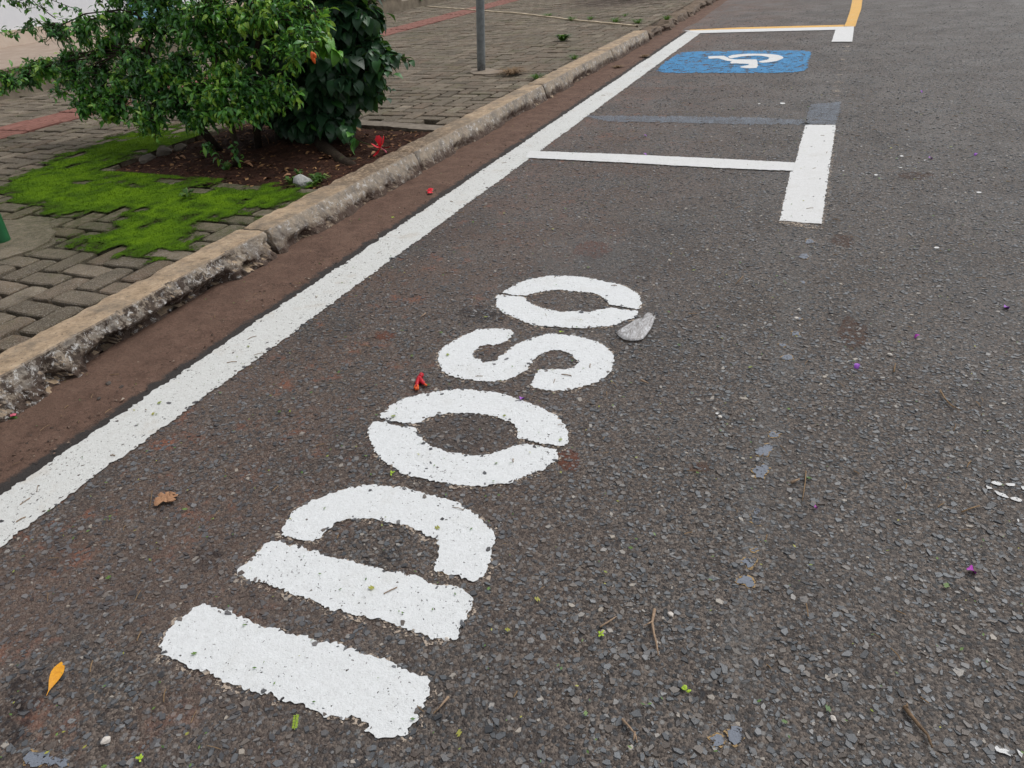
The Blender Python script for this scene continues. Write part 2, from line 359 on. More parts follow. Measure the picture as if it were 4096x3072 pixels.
DRYLEAF = m_flat('dry_leaf', (0.27, 0.145, 0.062), (0.14, 0.068, 0.032), 0.75)
TANLEAF = m_flat('tan_leaf', (0.40, 0.22, 0.12), (0.20, 0.10, 0.055), 0.7)
YELLEAF = m_flat('yellow_leaf', (0.62, 0.29, 0.015), (0.46, 0.19, 0.010), 0.5)
LIME = m_flat('lime_leaf', (0.38, 0.52, 0.035), (0.22, 0.36, 0.03), 0.5)
GREENBIT = m_leaf('leaflet', [(0.0, (0.05, 0.13, 0.03)), (0.6, (0.13, 0.23, 0.04)), (1.0, (0.36, 0.35, 0.06))], 0.5, 0.2)
RED = m_flat('red_petal', (0.50, 0.010, 0.022), (0.30, 0.006, 0.018), 0.45)
SCARLET = m_flat('scarlet_petal', (0.68, 0.018, 0.030), (0.50, 0.012, 0.03), 0.45)
ORANGE = m_flat('orange_petal', (0.72, 0.13, 0.025), (0.62, 0.09, 0.02), 0.45)
PINK = m_flat('pink_petal', (0.55, 0.13, 0.17), (0.40, 0.07, 0.12), 0.5)
PURPLE = m_flat('purple_petal', (0.36, 0.13, 0.55), (0.25, 0.06, 0.42), 0.5)
MAGENTA = m_flat('magenta_petal', (0.44, 0.05, 0.44), (0.24, 0.02, 0.25), 0.5)
STONE = m_flat('pale_stone', (0.42, 0.42, 0.40), (0.26, 0.26, 0.245), 0.8)
DARKSTONE = m_flat('dark_stone', (0.085, 0.070, 0.060), (0.050, 0.042, 0.038), 0.7)
PEBBLE = m_flat('white_pebble', (0.62, 0.58, 0.53), (0.44, 0.40, 0.36), 0.7)
def m_moss():
    m = MT('moss', 0.95, 0.1)
    at = m.n('ShaderNodeAttribute', attribute_name='tone', attribute_type='GEOMETRY')
    f = m.math('ADD', m.math('MULTIPLY', m.noise(5.5, 8, 0.8), 0.80), m.math('MULTIPLY', at.outputs['Fac'], 0.42))
    c = m.ramp(f, [(0.38, (0.022, 0.026, 0.007)), (0.52, (0.034, 0.056, 0.005)), (0.68, (0.058, 0.125, 0.004)), (0.88, (0.118, 0.222, 0.005))])
    m.color(c); m.bump(m.noise(230, 4, 0.8), 1.0, 0.010)
    m.alpha(m.math('GREATER_THAN', m.math('MULTIPLY', at.outputs['Fac'], 1.15), m.rng(m.noise(48, 7, 0.85), 0.30, 0.70))); return m.m
MOSS = m_moss()
def m_plastic():
    m = MT('cloudy_plastic', 0.32, 0.6)
    mp = m.n('ShaderNodeMapping'); m.put(mp.inputs[0], m.pos); mp.inputs['Scale'].default_value = (1, 0.35, 1); mp.inputs['Rotation'].default_value = (0, 0, 0.9)
    n = m.noise(38, 6, 0.75, vec=mp.outputs[0], dist=2.5)
    m.color(m.ramp(n, [(0.3, (0.33, 0.305, 0.29)), (0.5, (0.45, 0.44, 0.44)), (0.68, (0.70, 0.71, 0.74))]))
    m.alpha(m.rng(n, 0.35, 0.65, 0.40, 0.85)); m.bump(n, 0.5, 0.004); return m.m
PLASTIC = m_plastic()

# ------------------------------------------------------------------ ground, road, gutter
def sheet(name, x0, x1, y0, y1, z, mat, kind='structure'):
    mb = MB(); mb.add([(x0, y0, z), (x1, y0, z), (x1, y1, z), (x0, y1, z)], [(0, 1, 2, 3)])
    o = mb.build(name, mat); return tag(o, kind=kind)
sheet('ground', -300, 300, -300, 300, -0.06, EARTH)
road = sheet('road', -2.62, 14, -12, 120, 0.0, ASPHALT)

# packed dirt gutter between kerb and edge line, a gently heaped surface
def kerb_x(y): return float(np.interp(y, [-3, 1, 3, 5, 8, 12, 40], [-2.86, -2.85, -2.885, -2.875, -2.84, -2.78, -2.74]))
gv = []; gf = []
ys = list(np.arange(-1.0, 8, 0.03)) + list(np.arange(8, 40, 0.1)); us = np.linspace(0, 1, 22)
for y in ys:
    for u in us:
        xl = kerb_x(y) - 0.03; xr = -2.40 + 0.015 * nz(y, 3, 0, 5)
        if y > 12.7: xr = -2.52 + 0.06 * nz(y, 3, 0, 1.5)
        x = xl + (xr - xl) * u
        z = 0.016 * (1 - u) ** 1.2 + 0.007 * math.sin(math.pi * u) + 0.005 * fbm(x, y, 1, 14, 3) * (1 - u * 0.7) + 0.0025 - 0.004 * max(0, u - 0.9) * 10
        gv.append((x, y, z))
nu = len(us)
for i in range(len(ys) - 1):
    for k in range(nu - 1):
        gf.append((i * nu + k, i * nu + k + 1, (i + 1) * nu + k + 1, (i + 1) * nu + k))
mb = MB(); mb.v = gv; mb.f = gf
tag(mb.build('gutter', GUTTER, smooth=True), kind='structure')

mb = MB()                                       # grit and crumbs lying in the gutter
for k in range(2600):
    y = 0.9 + 9 * random.random() ** 1.7; x = -2.42 - 0.40 * random.random() ** 0.8; r = random.choice([.0025, .003, .004, .004, .006, .009])
    q = [Vector((x, y, .011)) + Vector((random.gauss(0, 1), random.gauss(0, 1), abs(random.gauss(0, .6)))).normalized() * r for _ in range(5)]
    mb.add(q, [(0, 1, 2), (0, 2, 3), (0, 3, 4), (0, 4, 1), (1, 3, 2), (1, 4, 3)])
GRIT = MT('gutter_grit', 0.85, 0.25); GRIT.color(GRIT.ramp(GRIT.island(), [(0.0, (0.035, 0.026, 0.022)), (0.5, (0.090, 0.058, 0.044)), (0.85, (0.17, 0.115, 0.085)), (1.0, (0.38, 0.32, 0.26))]))
tag(mb.build('gutter_grit', GRIT.m), 'loose grit and crumbs lying in the brown gutter', 'grit', kind='stuff')

# ------------------------------------------------------------------ painted markings
def catmull(pts, step):
    out = []; n = len(pts)
    for i in range(n):
        p0, p1, p2, p3 = pts[i - 1], pts[i], pts[(i + 1) % n], pts[(i + 2) % n]
        m = max(1, int((p2 - p1).length / step))
        for k in range(m):
            t = k / m; t2 = t * t; t3 = t2 * t
            out.append(0.5 * ((2 * p1) + (-p0 + p2) * t + (2 * p0 - 5 * p1 + 4 * p2 - p3) * t2 + (-p0 + 3 * p1 - 3 * p2 + p3) * t3))
    return out
def straight(pts, step):
    out = []; n = len(pts)
    for i in range(n):
        a, b = pts[i], pts[(i + 1) % n]; m = max(1, int((b - a).length / step))
        out += [a.lerp(b, k / m) for k in range(m)]
    return out
PAINTED = []                                   # outlines, so that loose chips keep off the paint
def patch(name, pts, z, mat, parent=None, step=0.006, jag=0.0075, smooth=True, keep=True, grow=0.0):
    ps = (catmull if smooth else straight)([Vector((p[0], p[1])) for p in pts], step)
    n = len(ps); cen = sum(ps, Vector((0, 0))) / n; out = []
    ar = sum(ps[i - 1].x * ps[i].y - ps[i].x * ps[i - 1].y for i in range(n)); sg = 1 if ar > 0 else -1
    for i, p in enumerate(ps):
        t = ps[(i + 1) % n] - ps[i - 1]
        if t.length < 1e-9: out.append(p); continue
        t.normalize(); nn = Vector((t.y, -t.x)) * sg
        j = jag * (0.8 * nz(p.x, p.y, z * 50 + 5, 14) + 1.0 * nz(p.x, p.y, z * 50 + 3, 50) + 1.2 * nz(p.x, p.y, z * 50 + 9, 130)) + grow
        out.append(p + nn * j)
    if keep: PAINTED.append(np.array([(q.x, q.y) for q in out]))
    tri = mgeo.tessellate_polygon([[Vector((q.x, q.y, 0)) for q in out]])
    mb = MB(); mb.add([(q.x, q.y, z) for q in out], tri)
    me = mb.mesh(name)
    if sum(1 for pl in me.polygons if pl.normal.z < 0) > len(me.polygons) / 2: me.flip_normals()
    o = link(name, me, None, mat)
    o.data.transform(Matrix.Translation(-Vector((cen.x, cen.y, z)))); o.location = (cen.x, cen.y, z)
    if parent is not None: keep_world(o, parent)
    return o
def Z(ox, oy, s, pts): return [G(ox + x * s, oy + y * s) for x, y in pts]
ZP = 0.004; ZO = 0.0022
L7 = (500, 2100, 0.689); L5 = (1000, 1400, 0.6329); L2 = (1800, 768, 0.4629); LS = (1720, 1280, 0.36166)
I_ = [(455,462),(492,468),(520,485),(600,510),(660,540),(720,545),(780,590),(830,605),(900,605),(960,645),(1050,645),(1130,680),(1210,690),(1280,710),(1370,745),(1470,780),(1560,800),(1640,840),(1700,870),(1750,905),(1765,950),(1750,1010),(1720,1090),(1670,1160),(1640,1215),(1600,1235),(1530,1242),(1460,1230),(1390,1200),(1410,1175),(1380,1140),(1330,1120),(1280,1115),(1270,1135),(1220,1120),(1150,1105),(1090,1080),(1020,1040),(940,1030),(860,985),(780,985),(700,950),(640,925),(560,905),(480,860),(400,845),(330,800),(260,770),(215,745),(210,710),(235,660),(245,620),(300,570),(350,530),(400,490)]
DB = [(840,105),(900,98),(925,120),(990,125),(1060,150),(1130,160),(1200,190),(1300,210),(1390,240),(1450,255),(1530,270),(1600,280),(1700,310),(1790,345),(1880,355),(1960,385),(2000,410),(2028,440),(2010,490),(1975,560),(1945,620),(1920,665),(1870,668),(1820,670),(1770,650),(1700,630),(1610,600),(1560,585),(1480,555),(1400,530),(1300,510),(1200,490),(1120,455),(1040,420),(960,405),(900,370),(820,345),(740,320),(660,298),(655,275),(690,240),(740,190),(790,150),(810,115)]
DC = [(208,1130),(230,1090),(270,1040),(330,995),(420,950),(520,910),(600,885),(700,868),(800,860),(900,862),(960,870),(1030,885),(1100,910),(1190,930),(1280,960),(1350,1000),(1410,1040),(1460,1085),(1510,1130),(1535,1180),(1537,1240),(1525,1310),(1505,1380),(1480,1430),(1440,1455),(1380,1455),(1290,1430),(1230,1415),(1170,1390),(1180,1340),(1195,1290),(1200,1240),(1180,1200),(1120,1170),(1040,1130),(960,1105),(870,1090),(780,1075),(700,1068),(600,1075),(540,1095),(490,1135),(460,1165),(430,1195),(380,1210),(330,1205),(280,1190),(230,1180),(210,1160)]
OA = [(820,430),(850,390),(910,345),(980,310),(1060,290),(1150,275),(1230,260),(1340,253),(1430,262),(1530,270),(1620,290),(1700,315),(1780,345),(1860,380),(1920,415),(1970,460),(2005,510),(2010,560),(1995,605),(1930,605),(1860,595),(1790,580),(1720,565),(1695,550),(1695,510),(1670,480),(1630,455),(1560,430),(1480,412),(1390,403),(1300,403),(1220,410),(1150,425),(1100,450),(1060,467),(1000,465),(930,455),(870,442)]
OB = [(790,460),(850,465),(920,475),(960,490),(1000,485),(1040,490),(1050,530),(1080,565),(1120,595),(1180,620),(1230,645),(1300,658),(1400,672),(1480,672),(1560,650),(1640,620),(1720,600),(1790,605),(1860,620),(1930,640),(1940,670),(1925,705),(1880,740),(1810,775),(1740,800),(1660,840),(1580,848),(1500,865),(1420,868),(1320,860),(1220,845),(1120,825),(1030,800),(950,770),(870,720),(810,670),(770,610),(752,550),(755,500)]
S_ = [(930,145),(880,110),(800,98),(700,100),(620,108),(540,110),(470,140),(400,165),(330,205),(270,240),(190,280),(130,330),(100,380),(98,430),(95,480),(140,550),(200,610),(290,645),(390,660),(500,678),(600,685),(720,680),(830,675),(920,645),(970,622),(1000,600),(1050,565),(1100,515),(1150,450),(1210,400),(1270,365),(1330,345),(1410,340),(1490,355),(1560,385),(1605,430),(1635,480),(1600,515),(1540,545),(1460,555),(1370,560),(1290,550),(1230,555),(1190,590),(1170,640),(1130,690),(1115,730),(1150,760),(1230,775),(1330,785),(1440,787),(1560,775),(1680,745),(1790,715),(1890,670),(1960,625),(2010,560),(2035,500),(2030,430),(2000,370),(1950,320),(1890,275),(1810,235),(1720,210),(1660,195),(1600,180),(1500,170),(1400,165),(1300,165),(1200,190),(1120,210),(1050,235),(980,265),(920,300),(870,340),(820,385),(770,410),(740,445),(690,460),(610,475),(550,450),(490,430),(470,405),(490,360),(520,330),(560,295),(620,280),(700,285),(770,275),(840,240),(890,195)]
PA = [(448,875),(500,840),(560,805),(640,775),(740,750),(850,735),(950,728),(1060,735),(1160,745),(1260,760),(1350,780),(1450,800),(1540,835),(1600,875),(1640,920),(1655,960),(1645,1000),(1620,1015),(1540,1005),(1450,990),(1385,980),(1360,945),(1310,910),(1240,885),(1150,870),(1050,860),(940,850),(850,858),(760,870),(700,885),(655,900),(580,895),(510,888)]
PB = [(410,895),(480,900),(560,905),(640,915),(680,950),(730,985),(800,1010),(900,1030),(1000,1040),(1100,1035),(1200,1045),(1270,1030),(1380,1008),(1450,1015),(1540,1025),(1615,1035),(1610,1065),(1590,1095),(1500,1120),(1430,1150),(1340,1165),(1250,1178),(1150,1185),(1040,1178),(940,1175),(830,1165),(720,1155),(620,1115),(540,1080),(470,1050),(430,1020),(400,980),(395,930)]
word = empty('painted_word', G(1500, 2000)); tag(word, 'large white painted word IDOSO lettered on the asphalt', 'road marking')
def letter(label, strokes):
    first = patch('letter', strokes[0], ZP, WHITE, word); first['label'] = label
    for st in strokes[1:]:
        o = patch('stroke', st, ZP, WHITE); o.parent = first
        o.location = Vector(o.location) - first.location - word.location
    return first
for st in [(L7, I_), (L7, DB), (L5, DC), (L5, OA), (L5, OB), (LS, S_), (L2, PA), (L2, PB)]:
    pts = Z(*st[0], st[1])
    o = patch('old_paint', [(p[0] + 0.004, p[1] - 0.006) for p in pts], ZO, OLDPAINT, word, step=0.012, jag=0.018, grow=0.010, keep=False)
letter('white letter I nearest the camera', [Z(*L7, I_)])
letter('white letter D made of a bar and a bow', [Z(*L7, DB), Z(*L5, DC)])
letter('white letter O between the D and the S', [Z(*L5, OA), Z(*L5, OB)])
letter('white letter S', [Z(*LS, S_)])
letter('white letter O at the end of the word', [Z(*L2, PA), Z(*L2, PB)])

# long edge line beside the gutter
ly = np.arange(-1.0, 12.72, 0.1)
def wob(y, k): return 0.006 * nz(y, k, 0, 2.0) + 0.004 * nz(y, k, 0, 9)
lpts = [Vector((-2.175 + wob(y, 1), y)) for y in ly] + [Vector((-2.412 + wob(y, 5) - 0.01 * nz(y, 8, 0, 1.1), y)) for y in ly[::-1]]
o = patch('edge_line', lpts, ZP, WHITE_LINE, step=0.010, jag=0.010, smooth=False)
tag(o, 'long straight white line painted along the gutter beside the kerb', 'road marking')
def quad(name, px, mat, label=None, z=ZP, jag=0.005, parent=None, keep=True, cat='road marking', smooth=False, grow=0.0, step=0.012):
    o = patch(name, [G(*p) for p in px], z, mat, parent, step=step, jag=jag, smooth=smooth, keep=keep, grow=grow)
    if label: tag(o, label, cat)
    return o
ZB = (3000, 350, 0.3618); ZF = (2500, 0, 0.4521); ZC = (2600, 180, 0.31646); ZG = (2200, 350, 0.4973); Z3 = (1800, 0, 0.4629); Z4 = (2600, 0, 0.4629)
def sp(z, pts): return [(z[0] + x * z[2], z[1] + y * z[2]) for x, y in pts]
quad('bay_line', sp(Z3, [(690, 1310), (1500, 1340)]) + sp(Z4, [(640, 1380), (1250, 1412), (1240, 1485), (640, 1460)]) + sp(Z3, [(1500, 1412), (650, 1370)]), WHITE_FAR, 'thin white line crossing the parking bay behind the last letter', z=ZP + 0.003)
tb = empty('bay_bar', G(3230, 800)); tag(tb, 'broad white bar on the road side at the start of the bay', 'road marking')
quad('old_paint', sp(ZB, [(610, 425), (950, 425), (905, 900), (860, 1250), (805, 1555), (700, 1570), (290, 1490), (370, 1250), (500, 830)]), OLDPAINT, z=ZO, jag=0.012, parent=tb, keep=False, grow=0.004)
quad('paint', sp(ZB, [(612, 418), (950, 418), (880, 880), (790, 1515), (325, 1478), (440, 960), (500, 830)]), WHITE_FAR, parent=tb)
fb = empty('far_bay_corner', G(3300, 130)); tag(fb, 'white line closing the far end of the bay with short bar at its corner', 'road marking')
quad('paint', sp(ZF, [(520, 275), (1000, 262), (2025, 238), (2025, 262), (1860, 268), (1000, 288), (630, 298)]), WHITE_FAR, parent=fb, z=ZP + 0.003)
quad('bar', sp(ZF, [(1865, 255), (2024, 255), (2010, 375), (1828, 375)]), WHITE_FAR, parent=fb, z=ZP + 0.0055)
yl = empty('yellow_line', G(3400, 50)); tag(yl, 'worn yellow line leading up the road beyond the bay', 'road marking')
quad('paint', sp(ZF, [(1938, 236), (2036, 236), (2062, 160), (2090, 80), (2100, 0), (2125, -120), (2035, -120), (2012, 0), (1990, 100), (1960, 190)]), YELLOW, parent=yl, z=ZP)
quad('cross_stroke', sp(ZF, [(570, 266), (1000, 245), (1940, 221), (1940, 240), (1000, 264), (600, 279)]), YELLOW, parent=yl, z=ZP, jag=0.012)

# blue panel with the wheelchair sign
bp = empty('wheelchair_sign', G(2950, 255)); tag(bp, 'blue panel painted on asphalt with white wheelchair symbol lying sideways', 'road marking')
quad('panel', sp(ZC, [(90,335),(130,280),(200,215),(280,160),(350,115),(420,95),(600,85),(900,80),(1200,75),(1600,75),(1900,72),(2035,90),(2025,160),(1990,220),(1985,290),(1940,330),(1800,352),(1600,355),(1200,358),(800,355),(400,358),(200,355)]), BLUE, parent=bp, jag=0.02)
sym = quad('seated_figure', sp(ZC, [(730,152),(800,146),(935,143),(975,162),(1010,182),(1090,190),(1240,190),(1345,190),(1358,225),(1368,270),(1345,298),(1250,302),(1160,296),(1138,283),(1190,270),(1238,262),(1248,246),(1150,243),(1025,240),(1012,226),(1030,212),(960,205),(910,190),(870,175),(740,180)]), WHITE_FAR, parent=bp, z=ZP + 0.003, jag=0.008)
quad('wheel_arc', sp(ZC, [(985,155),(1040,135),(1120,125),(1230,118),(1400,118),(1550,125),(1640,140),(1685,162),(1660,185),(1600,210),(1500,225),(1400,230),(1385,212),(1440,200),(1490,190),(1505,170),(1470,155),(1390,143),(1280,143),(1180,150),(1100,162),(1030,175),(1000,168)]), WHITE_FAR, parent=bp, z=ZP + 0.003, jag=0.008, smooth=True)

# grey cover paint and remains of older lines
gp = empty('painted_out_line', G(3100, 480)); tag(gp, 'bluish grey paint covering an older bay line beyond the white bar', 'road marking')
quad('paint', sp(ZB, [(690,190),(1005,160),(990,260),(950,412),(580,412),(620,370),(640,280),(650,240)]), GREYPAINT, parent=gp, jag=0.02, z=0.003)
quad('cross_stroke', sp(ZG, [(250,228),(700,230),(1000,235),(1500,240),(2058,262),(2058,298),(1500,297),(1000,284),(450,272)]), GREYPAINT, parent=gp, jag=0.03, z=0.003)
quad('pale_edge', sp(ZB, [(700,100),(920,70),(920,20),(1030,10),(1030,150),(1000,155),(850,170),(700,180)]), m_paint('faded_paint', (0.27, 0.26, 0.25), (0.16, 0.16, 0.165), 0.5, None, 0.55), parent=gp, jag=0.02, z=0.003, keep=False)
old = empty('worn_line_remains', GD(1660, 980)); tag(old, 'row of grey and yellowish scraps left of an old painted line', 'road marking')
def blob(cx, cy, rx, n=11, ph=0, asp=1.0):
    return [(cx + rx * math.cos(a) * (0.72 + 0.5 * random.random()), cy + rx * asp * math.sin(a) * (0.72 + 0.5 * random.random())) for a in [k * 2 * math.pi / n for k in range(n)]]
for (dx, dy, r, a) in [(1748,522,9,.6),(1738,555,10,.55),(1672,940,15,.5),(1650,975,18,.55),(1643,1020,14,1.1),(1637,1118,13,1.2),(1618,1216,15,.6),(1608,1256,13,.9),(1590,1585,20,1.0),(1551,1602,9,.9),(1700,775,9,.6),(1718,722,7,.6),(1690,748,7,.6),(1725,690,6,.5),(1640,1166,6,.8),(1630,1190,6,.7),(1733,610,6,.5),(100,1645,46,.3)]:
    bl = [(p[0] * K, p[1] * K) for p in blob(dx, dy, r, asp=a)]
    quad('paint_rim', bl, RIM, z=ZO, jag=0.012, parent=old, keep=False, smooth=True, grow=0.005, step=0.005)
    quad('paint_scrap', bl, SPOT, z=0.0032, jag=0.011, parent=old, smooth=True, step=0.006)
dash = empty('faded_dash_row', GD(1815, 180)); tag(dash, 'faint tan dashes of a worn line between grey patch and far bar', 'road marking')
for (dx, dy, r) in [(1829,100,7),(1826,110,7),(1822,128,7),(1822,137,6),(1818,150,7),(1813,162,6),(1812,178,9),(1810,186,9),(1806,196,10),(1803,207,9)]:
    bl = [(p[0] * K, p[1] * K) for p in blob(dx, dy, r, asp=0.35)]
    quad('paint_dash', bl, OLDPAINT, z=0.0032, jag=0.01, parent=dash, keep=False, smooth=True)
wf = empty('white_paint_drips', GD(2160, 1060)); tag(wf, 'thick white paint drips at the right edge of the road', 'road marking')
WF = (3600, 1800, 0.7666)
for q in [[(475,168),(505,165),(530,180),(528,192),(500,188),(480,182)],[(548,180),(575,175),(602,182),(598,192),(560,193)],[(490,215),(520,228),(560,243),(568,254),(540,250),(510,237)],[(572,255),(600,250),(635,265),(630,275),(600,268)],[(445,190),(470,192),(475,205),(455,206)],[(610,362),(622,368),(618,385),(610,380)],[(630,192),(660,200),(660,214),(632,210)]]:
    quad('drip', sp(WF, q), WHITE_FAR, z=ZP, jag=0.003, parent=wf, smooth=True, step=0.006)
wf2 = empty('white_paint_blotch', GD(2165, 1625)); tag(wf2, 'small white paint blotch at the bottom right corner', 'road marking')
for q in [[(488,1545),(505,1540),(520,1560),(545,1570),(570,1582),(572,1600),(545,1595),(520,1588),(500,1575)],[(610,1570),(635,1590),(632,1610),(615,1595)]]:
    quad('blotch', sp(WF, q), WHITE_FAR, z=ZP, jag=0.004, parent=wf2, smooth=True, step=0.006)
wf3 = empty('white_paint_flecks', GD(1960, 370)); tag(wf3, 'thin row of white paint flecks right of the broad bar', 'road marking')
for (dx, dy, r) in [(1893,379,8),(1872,378,3),(1945,363,5),(1960,366,4),(1822,370,3),(1550,895,4),(1948,338,7),(1690,224,9),(1640,225,4),(1998,347,3),(2024,536,10),(2115,417,9),(2060,378,5)]:
    quad('fleck', [(p[0] * K, p[1] * K) for p in blob(dx, dy, r * .6, 9, asp=0.35)], WHITE_FAR, z=ZP, jag=0.006, parent=wf3, smooth=True, keep=False, step=0.008)
# red brick dust on the asphalt: stains with their own outline, part of the road
RDUST = m_stain('brick_dust', (0.21, 0.070, 0.040), 0.9, 60); BDUST = m_stain('brown_dust', (0.135, 0.072, 0.050), 0.75, 45); GDUST = m_stain('grey_dust', (0.20, 0.196, 0.196), 0.55, 50, 0.42); PTRACE = m_stain('pale_paint_trace', (0.30, 0.29, 0.28), 0.62, 95, 0.36); DARK = m_stain('oil_spot', (0.018, 0.018, 0.024), 0.65, 30)
for (dx, dy, r, a, mm) in [(1225,993,30,.75,RDUST),(1280,538,44,.4,RDUST),(1845,722,34,1.0,BDUST),(1820,520,26,.5,BDUST),(830,725,24,.4,RDUST),(1510,1010,26,.5,BDUST),(1290,580,130,.3,GDUST),(1350,545,120,.4,GDUST),(1035,680,60,.3,DARK),(450,1205,40,.6,DARK),(60,1500,50,.9,DARK),(15,1560,50,.9,DARK),(1520,1500,20,.7,DARK),(840,1200,22,.6,DARK),(1980,380,40,.2,BDUST),(1720,640,28,2.6,PTRACE),(1690,760,30,2.4,PTRACE),(1660,930,34,2.4,PTRACE),(1630,1130,36,2.4,PTRACE),(1600,1400,40,3.0,PTRACE),(1250,560,120,.35,PTRACE)]:
    o = quad('stain', [(p[0] * K, p[1] * K) for p in blob(dx, dy, r, 14, asp=a)], mm, z=0.0012 if mm not in (DARK, PTRACE, GDUST) else (0.0016 if mm is DARK else 0.0026 + 0.0001 * (dx % 7)), jag=0.01, keep=False, smooth=True); o.parent = road

# ------------------------------------------------------------------ loose and proud aggregate of the near asphalt
def inside(px, py, poly):
    x0, y0 = poly.min(0); x1, y1 = poly.max(0)
    r = np.zeros(len(px), bool); s = np.where((px > x0) & (px < x1) & (py > y0) & (py < y1))[0]
    if len(s) == 0: return r
    X, Y = px[s], py[s]; c = np.zeros(len(s), bool); a = poly; b = np.roll(poly, 1, 0)
    for i in range(len(a)):
        yi, yj = a[i, 1], b[i, 1]
        if yi == yj: continue
        cond = ((yi > Y) != (yj > Y)) & (X < (b[i, 0] - a[i, 0]) * (Y - yi) / (yj - yi) + a[i, 0])
        c ^= cond
    r[s] = c; return r
def chips(n, y0, y1, smin, smax, fall=0.0):
    y = RNG.uniform(y0, y1, n) if not fall else y0 + (y1 - y0) * (1 - np.sqrt(1 - RNG.random(n))); x = RNG.uniform(-2.40, 0.95 + 0.15 * y, n)
    s = smin + (smax - smin) * RNG.random(n) ** 2.4
    return x, y, s
cs = [chips(33000, 0.25, 3.0, 0.0036, 0.0140), chips(24000, 3.0, 6.0, 0.0048, 0.0135), chips(22000, 6.0, 17.0, 0.007, 0.0150, 1)]
cx = np.concatenate([c[0] for c in cs]); cy = np.concatenate([c[1] for c in cs]); cs_ = np.concatenate([c[2] for c in cs])
on = np.zeros(len(cx), bool)
for p in PAINTED: on |= inside(cx, cy, p if len(p) < 700 else p[::2])
edge = np.zeros(len(cx), bool); cand = np.where(on & (cy < 7))[0]
for ddx, ddy in ((.012, 0), (-.012, 0), (0, .012), (0, -.012)):
    o2 = np.zeros(len(cand), bool)
    for p in PAINTED: o2 |= inside(cx[cand] + ddx, cy[cand] + ddy, p if len(p) < 700 else p[::2])
    edge[cand] |= ~o2
keepm = ~on | (RNG.random(len(cx)) < 0.010) | (edge & (RNG.random(len(cx)) < 0.42))
keepm &= ~((cx < -2.40))
cx, cy, cs_, on = cx[keepm], cy[keepm], cs_[keepm], on[keepm]
n = len(cx); NS = 5
ang = (np.arange(NS)[None] + RNG.uniform(-0.32, 0.32, (n, NS))) * 2 * np.pi / NS + RNG.uniform(0, 6.28, (n, 1))
asp = RNG.uniform(0.42, 0.92, (n, 1)); rot = RNG.uniform(0, np.pi, (n, 1)); rad = cs_[:, None] * RNG.uniform(0.62, 1.25, (n, NS))
bx, by = rad * np.cos(ang), rad * np.sin(ang) * asp
px = bx * np.cos(rot) - by * np.sin(rot); py = bx * np.sin(rot) + by * np.cos(rot)
inset = RNG.uniform(0.80, 0.94, (n, 1)); hh = 0.0006 + cs_[:, None] * RNG.uniform(0.06, 0.24, (n, 1)) + np.where(on, 0.0035, 0.0)[:, None]
tx, ty = RNG.normal(0, 0.11, (n, 1)), RNG.normal(0, 0.11, (n, 1))
V = np.zeros((n, 2 * NS, 3), np.float32)
V[:, :NS, 0] = cx[:, None] + px; V[:, :NS, 1] = cy[:, None] + py; V[:, :NS, 2] = -0.001
V[:, NS:, 0] = cx[:, None] + px * inset; V[:, NS:, 1] = cy[:, None] + py * inset; V[:, NS:, 2] = np.maximum(hh + (px * tx + py * ty) * inset, 0.0008)
base = (np.arange(n) * 2 * NS)[:, None]
lp = []
for k in range(NS): lp += [k, (k + 1) % NS, NS + (k + 1) % NS, NS + k]
lp += [NS + k for k in range(NS)]
loops = (base + np.array(lp)[None]).ravel(); sizes = np.tile(np.array([4] * NS + [NS]), n)
ag = link('aggregate', big_mesh('aggregate', V.reshape(-1, 3), sizes, loops), road, CHIP); ag['kind'] = 'stuff'

